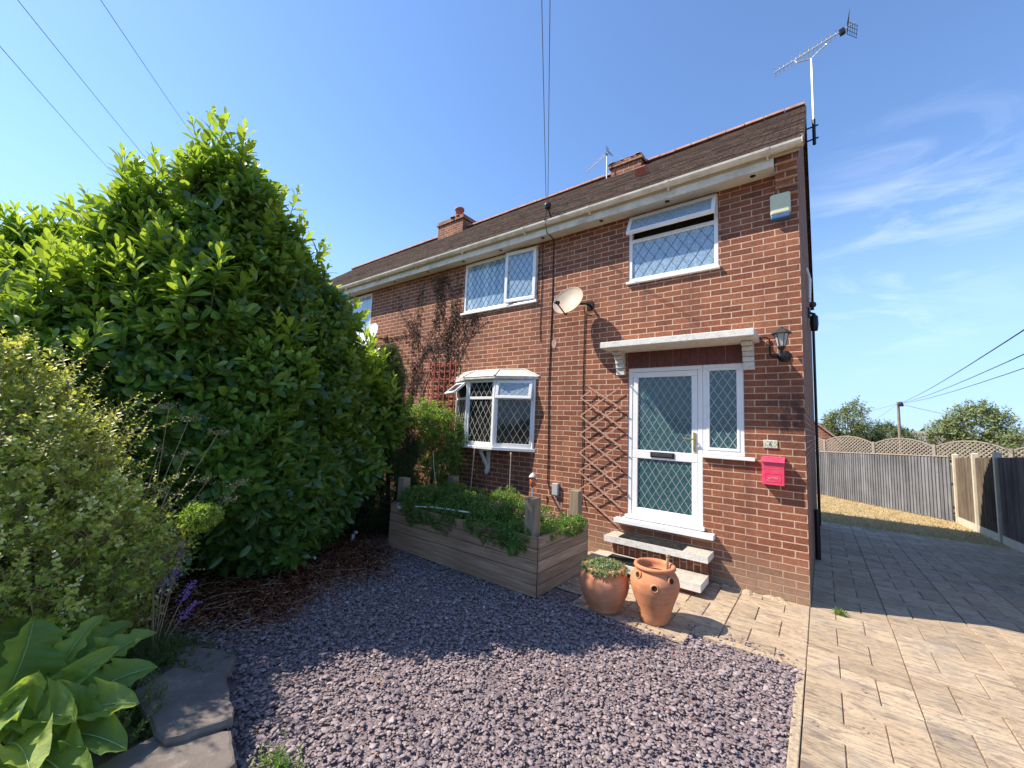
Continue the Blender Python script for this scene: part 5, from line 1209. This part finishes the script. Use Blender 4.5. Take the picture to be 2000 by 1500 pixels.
for (x, y, s_, lb) in ((-2.02, -4.22, .05, 'small weed growing out of the chippings beside the slabs'), (.24, -.02, .02, 'tiny grass tuft in the paving joint by the house corner')):
    t = thing('weed', (x, y, 0), lb, 'weed'); n = 60 if s_ > .04 else 40; B = np.stack([RG.normal(x, s_, n), RG.normal(y, s_*.8, n), np.full(n, .0)], 1)
    shoots('w', B, RG.normal(size=(n, 3))*.5+[0, 0, 1], RG.uniform(.03, .07, n), 5, RG.uniform(.02, .035, n), RG.uniform(.006, .012, n), 'bedleaf', t, .5, .4, detail=1, sr=.001)

# ------------------------------------------------------------------ fences and lawn at the back
def fence_panel(a, b, hgt, mat, label, bw=.115, cap=True, gboard=False, group=None, name='garden_fence', posts=None):
    a, b = Vector((*a, 0)), Vector((*b, 0)); d_ = b-a; L = d_.length; d_.normalize(); nn = Vector((d_.y, -d_.x, 0))
    t = thing(name, (a.x, a.y, gz(a.y)), label, 'fence', group)
    m = MB(); n = int(L/bw); f0 = Fr((a.x, a.y, 0), d_, nn)
    zb = .17 if gboard else .02
    for i in range(n):
        u = i*L/n; y = a.y+d_.y*u; g0 = gz(y); m.cur = random.random(); w = L/n
        m.add([f0.p(u-.006, .006, g0+zb), f0.p(u+w-.006, .034, g0+zb), f0.p(u+w-.006, .034, g0+hgt), f0.p(u-.006, .006, g0+hgt), f0.p(u+w-.002, .0, g0+zb), f0.p(u+w-.002, .0, g0+hgt)], [(0, 1, 2, 3), (1, 4, 5, 2)])
    m.build('boards', mat, t, auto=False)
    ns = max(1, int(L/1.5)); 
    m = MB()
    for i in range(ns):
        u0, u1 = L*i/ns, L*(i+1)/ns; g0, g1 = gz(a.y+d_.y*u0), gz(a.y+d_.y*u1)
        for (zz, th, no) in ((.35, .07, -.03), (1.0, .07, -.03), (hgt-.15, .07, -.03)):
            m.add([f0.p(u, n_, g+zz+q) for u, g in ((u0, g0), (u1, g1)) for n_ in (no, no-.03) for q in (0, th)], [(0, 1, 3, 2), (4, 6, 7, 5), (0, 4, 5, 1), (2, 3, 7, 6), (1, 5, 7, 3), (0, 2, 6, 4)])
    m.build('rails', mat, t)
    if cap:
        m = MB()
        for i in range(ns):
            u0, u1 = L*i/ns, L*(i+1)/ns; g0, g1 = gz(a.y+d_.y*u0), gz(a.y+d_.y*u1)
            m.add([f0.p(u, n_, g+hgt+q) for u, g in ((u0, g0), (u1, g1)) for n_ in (-.03, .04) for q in (.001, .03)], [(0, 1, 3, 2), (4, 6, 7, 5), (0, 4, 5, 1), (2, 3, 7, 6), (1, 5, 7, 3), (0, 2, 6, 4)])
        m.build('capping', 'lattice', t)
    if gboard:
        m = MB(); g0, g1 = gz(a.y), gz(b.y)
        m.add([f0.p(u, n_, g+q) for u, g in ((0, g0), (L, g1)) for n_ in (-.025, .026) for q in (-.02, .168)], [(0, 1, 3, 2), (4, 6, 7, 5), (0, 4, 5, 1), (2, 3, 7, 6), (1, 5, 7, 3), (0, 2, 6, 4)])
        m.build('gravel_board', 'post_conc', t, bevel=.004)
    return t
fence_panel((-2.0, 20.1), (3.02, 11.62), 1.80, 'fence_grey', 'long grey painted feather edge fence across the back of the lawn')
fy = [.9, 2.7, 4.45, 6.22, 7.99, 9.62, 11.5]
where = ['nearest the camera', 'second from the camera', 'shaded dark panel third from the camera', 'shaded dark panel at the right edge of the picture', 'half lit panel between the two tall pale posts', 'sunlit narrow looking panel next to the grey fence']
for i, (a_, b_) in enumerate(zip(fy[:-1], fy[1:])):
    fence_panel((3.10, b_-.05), (3.10, a_+.05), 1.78, 'fence_brown' if i >= 4 else 'fence_shaded', 'brown weathered side fence, '+where[i], cap=False, gboard=True, group='side fence panels between concrete posts')
pw_ = ['closest to the camera', 'second from the camera', 'third from the camera', 'outside the right edge', 'at the edge of the shade, tallest in the picture', 'middle pale post in the sun', 'farthest post, in the corner with the grey fence']
for y, w_ in zip(fy, pw_):
    m = MB(); m.prism([(3.10+a_, y+b_, gz(y)-.05) for a_, b_ in ((-.06, -.05), (.06, -.05), (.06, .05), (-.06, .05))], (0, 0, 1.92)); m.add([(3.04, y-.05, gz(y)+1.871), (3.16, y-.05, gz(y)+1.871), (3.16, y+.05, gz(y)+1.871), (3.04, y+.05, gz(y)+1.871), (3.12, y, gz(y)+1.905)], [(0, 1, 4), (1, 2, 4), (2, 3, 4), (3, 0, 4)])
    tag(m.build('fence_post', 'post_conc', at=(3.10, y, gz(y)), bevel=.006), 'pale concrete fence post '+w_, 'fence post', 'concrete posts of the side fence')
# arched lattice fence beyond
LPs = [(4.83-.84*1.83*k, 14.4+.54*1.83*k) for k in (-2, -1, 0, 1, 2, 3, 4, 5)]
wh = ['outside the picture on the right', 'at the right edge of the picture behind the pale post', 'widest, directly above the pale posts', 'middle one in front of the grey roof', 'in front of the left tree', 'narrowest, beside the house corner', 'hidden behind the house corner']
for k in range(7):
    a, b = Vector((*LPs[k], 0)), Vector((*LPs[k+1], 0)); d_ = (b-a); L = d_.length; d_.normalize(); f0 = Fr((a.x, a.y, 0), d_, (d_.y, -d_.x, 0))
    t = thing('lattice_panel', (a.x, a.y, -.7), 'arched lattice fence panel, '+wh[k], 'fence', 'arched lattice panels beyond the grey fence')
    zb, zs, zp = .95, 1.50, 1.76; arch = lambda u: zs+(zp-zs)*(1-((u-L/2)/(L/2))**2)
    m = MB()
    us = np.linspace(.04, L-.04, 15)
    for i in range(14): 
        p, q = f0.p(us[i], 0, arch(us[i])), f0.p(us[i+1], 0, arch(us[i+1])); dd = (q-p).normalized(); m.obox(Fr(p, dd, f0.N, dd.cross(f0.N)), -.003, (q-p).length+.003, -.02, .02, -.02, .02)
    m.obox(f0, .04, L-.04, -.02, .02, zb-.03, zb+.01); m.build('frame', 'lattice', t)
    m = MB()
    for sg in (1, -1):
        for i in range(-12, 24):
            pts = []
            for q in np.linspace(0, 1, 60):
                u = .04+(L-.08)*q; w_ = zb + sg*(u-L/2)*1.0 + (i-5)*.125
                if zb < w_ < arch(u): pts.append((u, w_))
            if len(pts) > 1:
                p, q = f0.p(pts[0][0], .006*sg, pts[0][1]), f0.p(pts[-1][0], .006*sg, pts[-1][1]); dd = (q-p).normalized(); m.obox(Fr(p, dd, f0.N, dd.cross(f0.N)), 0, (q-p).length, -.005, .005, -.016, .016)
    m.build('lattice', 'lattice', t)
    m = MB(); m.obox(f0, .04, L-.04, -.015, .01, -.68, zb-.035); m.build('boards', 'fence_brown', t)
    m = MB(); m.obox(f0, -.045, .04, -.045, .045, -.72, 1.58); m.build('post', 'lattice', t, bevel=.005)
# lawn straw
n = 16000; x = RG.uniform(-.2, 3.05, n); y = 7.25+RG.random(n)**1.3*9.5; x = np.minimum(x, 3.0-(np.clip(y-11.7, 0, 9))*.6)
P = np.stack([x, y, -.045*y-.006], 1)
tag(leaves('dry_grass', P, RG.normal(size=(n, 3))*.6+[0, 0, .7], RG.normal(size=(n, 3)), RG.uniform(.03, .075, n), RG.uniform(.006, .014, n), 'strawblade', RG.random(n), detail=1), 'short sun dried yellow grass on the back lawn', 'grass', kind='stuff')

# ------------------------------------------------------------------ background
t = thing('brick_outbuilding', (-1.1, 20.8, -.77), 'small red brick gabled building just right of the house corner', 'building')
m = MB(); m.prism([(-3.0, 20.8, -.77), (.75, 20.8, -.77), (.75, 20.8, 1.55), (-1.12, 20.8, 3.25), (-3.0, 20.8, 1.55)], (0, 6, 0)); m.build('wall', 'brick_high', t)
m = MB(); m.prism([(-1.12, 20.65, 3.27), (.92, 20.65, 1.42), (.92, 20.65, 1.52), (-1.12, 20.65, 3.40), (-3.2, 20.65, 1.52), (-3.2, 20.65, 1.42)], (0, 6.3, 0)); m.build('roof', 'ridge', t)
t = thing('grey_roofed_bungalow', (5.2, 39, -.77), 'low bungalow with grey brown roof seen through the lattice', 'building')
m = MB(); m.box(2.8, 8.0, 38.6, 43, -.77, 1.35); m.build('wall', 'brick_high', t)
m = MB(); m.add([(2.5, 38.3, 1.30), (8.3, 38.3, 1.30), (8.3, 43.3, 1.30), (2.5, 43.3, 1.30), (3.8, 40.8, 2.45), (7.0, 40.8, 2.45)], [(0, 1, 5, 4), (1, 2, 5), (2, 3, 4, 5), (3, 0, 4), (3, 2, 1, 0)]); m.build('roof', 'greyroof', t)
m = MB(); m.box(4.3, 4.75, 40.5, 41.0, 2.2, 2.95); m.build('chimney', 'brick_high', t)
m = MB(); m.box(5.4, 6.6, 38.56, 38.599, .1, 1.1); w_ = m.build('window', 'upvc', t); m = MB(); m.box(5.48, 6.52, 38.54, 38.559, .18, 1.02); m.build('pane', 'pane_dark', w_)

def tree(loc, lobes, n, mat, label, leaf=.16, droop=False, name='garden_tree', bump=26, r=(.2, .45)):
    x, y = loc; t = thing(name, (x, y, -.77), label, 'tree', 'trees beyond the back fences')
    limbs(t, (x, y, -.77), [(c[0], c[1], c[2]+c[5]*.4) for c in lobes]+[(c[0]+c[3]*.5, c[1], c[2]) for c in lobes]+[(c[0]-c[3]*.5, c[1], c[2]) for c in lobes], .13, r1=.02)
    P, Nn = ell_surface(bumpy(lobes, bump, *r), n, shrink=.8); A = nrm(Nn + RG.normal(size=P.shape)*.6 + [0, 0, (-.9 if droop else .3)])
    P = P - Nn*RG.uniform(0, .35, len(P))[:, None]
    B_ = P; m_ = 6
    shoots('t', B_, A, RG.uniform(.2, .6, len(P)), m_, RG.uniform(.7, 1.2, len(P))*leaf, RG.uniform(.35, .6, len(P))*leaf, mat, t, .5, .5, detail=1, sr=.006, stem_mat='bark')
tree((1.5, 28.7), [(1.3, 28.7, 2.4, .75, .8, 1.1), (1.75, 28.7, 2.9, .55, .6, .95), (1.0, 28.9, 1.6, .6, .6, .8)], 800, 'treeleaf', 'loose grey green weeping tree just right of the brick gable', .15, True)
tree((2.5, 30.5), [(2.5, 30.5, 1.7, .5, .6, .75), (2.9, 30.4, 2.0, .35, .4, .45)], 450, 'treeleaf_dark', 'small dark tree between the weeping tree and the pole', .13)
tree((4.1, 35.5), [(4.1, 35.5, 1.6, 1.0, .9, .95), (5.0, 35.5, 1.4, .8, .8, .8), (3.2, 35.8, 1.2, .7, .7, .8)], 1200, 'treeleaf_dark', 'rounded dark green tree directly behind the telegraph pole', .16)
tree((7.3, 30.0), [(7.1, 30, 2.4, 1.15, 1.0, 1.35), (8.1, 29.8, 2.5, .7, .7, .8), (6.1, 30.2, 1.9, .7, .7, .9), (7.4, 30, 1.3, 1.3, 1.0, 1.0)], 1700, 'treeleaf', 'large pale green rounded tree on the right beyond the lattice', .17)
tree((7.9, 24.5), [(7.9, 24.5, 1.5, .85, .8, .7), (9.2, 24.5, 1.6, .9, .8, .8)], 1000, 'treeleaf', 'low green tree at the right edge of the picture', .13)
# far tree line all round the horizon
def treeline():
    Ps, Ns = [], []
    n = 15000; a_ = RG.random(n)*2*pi; rad = 95+RG.normal(size=n)*2; h = (2.9+1.3*np.sin(a_*9)+.9*np.sin(a_*23+1)+.6*np.sin(a_*57))*RG.random(n)**.6
    P = np.stack([rad*np.cos(a_), rad*np.sin(a_), h-.9], 1)
    A = RG.normal(size=P.shape); nn = RG.normal(size=P.shape)
    o = leaves('distant_trees', P, A, nn, RG.uniform(.8, 1.7, n), RG.uniform(.7, 1.4, n), 'treeleaf_dark', RG.random(n), detail=1)
    tag(o, 'far off line of trees along the horizon', 'trees', kind='stuff')
treeline()

# telegraph pole and wires
t = thing('telegraph_pole', (4.3, 32.5, -.77), 'wooden telegraph pole with a black cap rising behind the lattice fence', 'telegraph pole')
m = MB(); m.tube([(4.3, 32.5, -.77), (4.3, 32.5, 4.25)], .10, 10, .075); m.build('pole', 'polewood', t)
m = MB(); m.lathe((4.42, 32.4, 3.95), [(.001, 0), (.14, 0), (.14, .14), (.08, .30), (.001, .33)], 12); m.build('wire_cap', 'black', t)
def wire(p, q, label, r=.007, sag=.0, group='overhead wires'):
    p, q = Vector(p), Vector(q); pts = [p.lerp(q, k/14)-Vector((0, 0, sag*4*(k/14)*(1-k/14))) for k in range(15)]
    m = MB(); m.tube(pts, r, 5); tag(m.build('overhead_wire', 'wire', at=p), label, 'wire', group)
def cdir(d, s): return CAMP+Vector(d)*s
top = Vector((4.3, 32.5, 4.15))
for i, (d_, s_, lb) in enumerate((((.249, .947, .204), 9, 'steepest wire rising from the pole to the right'), ((.249, .955, .162), 11, 'middle wire rising from the pole to the right'), ((.249, .959, .139), 12, 'lowest of the wires rising from the pole to the right'))):
    e = cdir(d_, s_); wire(top, top+(e-top)*1.5, lb, .009, .3)
wire(top, top+(Vector((9.0, 32.0, 3.0))-top)*1.8, 'wire sloping gently down from the pole behind the right tree', .008, .2)
wire(top, top+(Vector((7.6, 30.0, 3.1))-top)*2.0, 'wire dropping right from the pole towards the large tree', .008, .2)
wire(top, (-1.0, 26.0, 2.3), 'wire dropping left from the pole to the brick gable', .008, .1)
wire(top, (1.0, 29.0, 1.4), 'shortest wire dropping steeply left of the pole', .008, .1)
for i, (hi, lo, lb) in enumerate((((-.87, -.04, .491), (-.914, .073, .4), 'leftmost of the three wires coming down behind the laurel'), ((-.84, -.025, .542), (-.899, .132, .418), 'middle one of the three wires coming down behind the laurel'), ((-.808, .045, .587), (-.861, .177, .478), 'rightmost of the three wires coming down behind the laurel'))):
    a_, b_ = cdir(hi, 14), cdir(lo, 24); wire(a_-(b_-a_)*.9, b_+(b_-a_)*.7, lb, .007, .15)
e0 = Vector((-3.10, -.38, 5.06))
for i, (hi, lb) in enumerate((((-.377, .532, .758), 'left of the two service wires over the house eaves'), ((-.367, .539, .758), 'right of the two service wires over the house eaves'))):
    a_ = cdir(hi, 5.2); wire(e0+Vector((.015*i*2-.015, 0, 0)), e0+(a_-e0)*1.9, lb, .0045, .05, 'service wires to the eaves')
m = MB(); m.lathe(e0+Vector((0, .02, 0)), [(.001, -.05), (.045, -.04), (.055, 0), (.045, .035), (.001, .045)], 12); m.tube([e0, e0+Vector((0, .12, -.14))], .012, 6)
tag(m.build('wire_bracket', 'black', at=e0), 'round black wire bracket on the gutter where the service wires land', 'wire bracket')
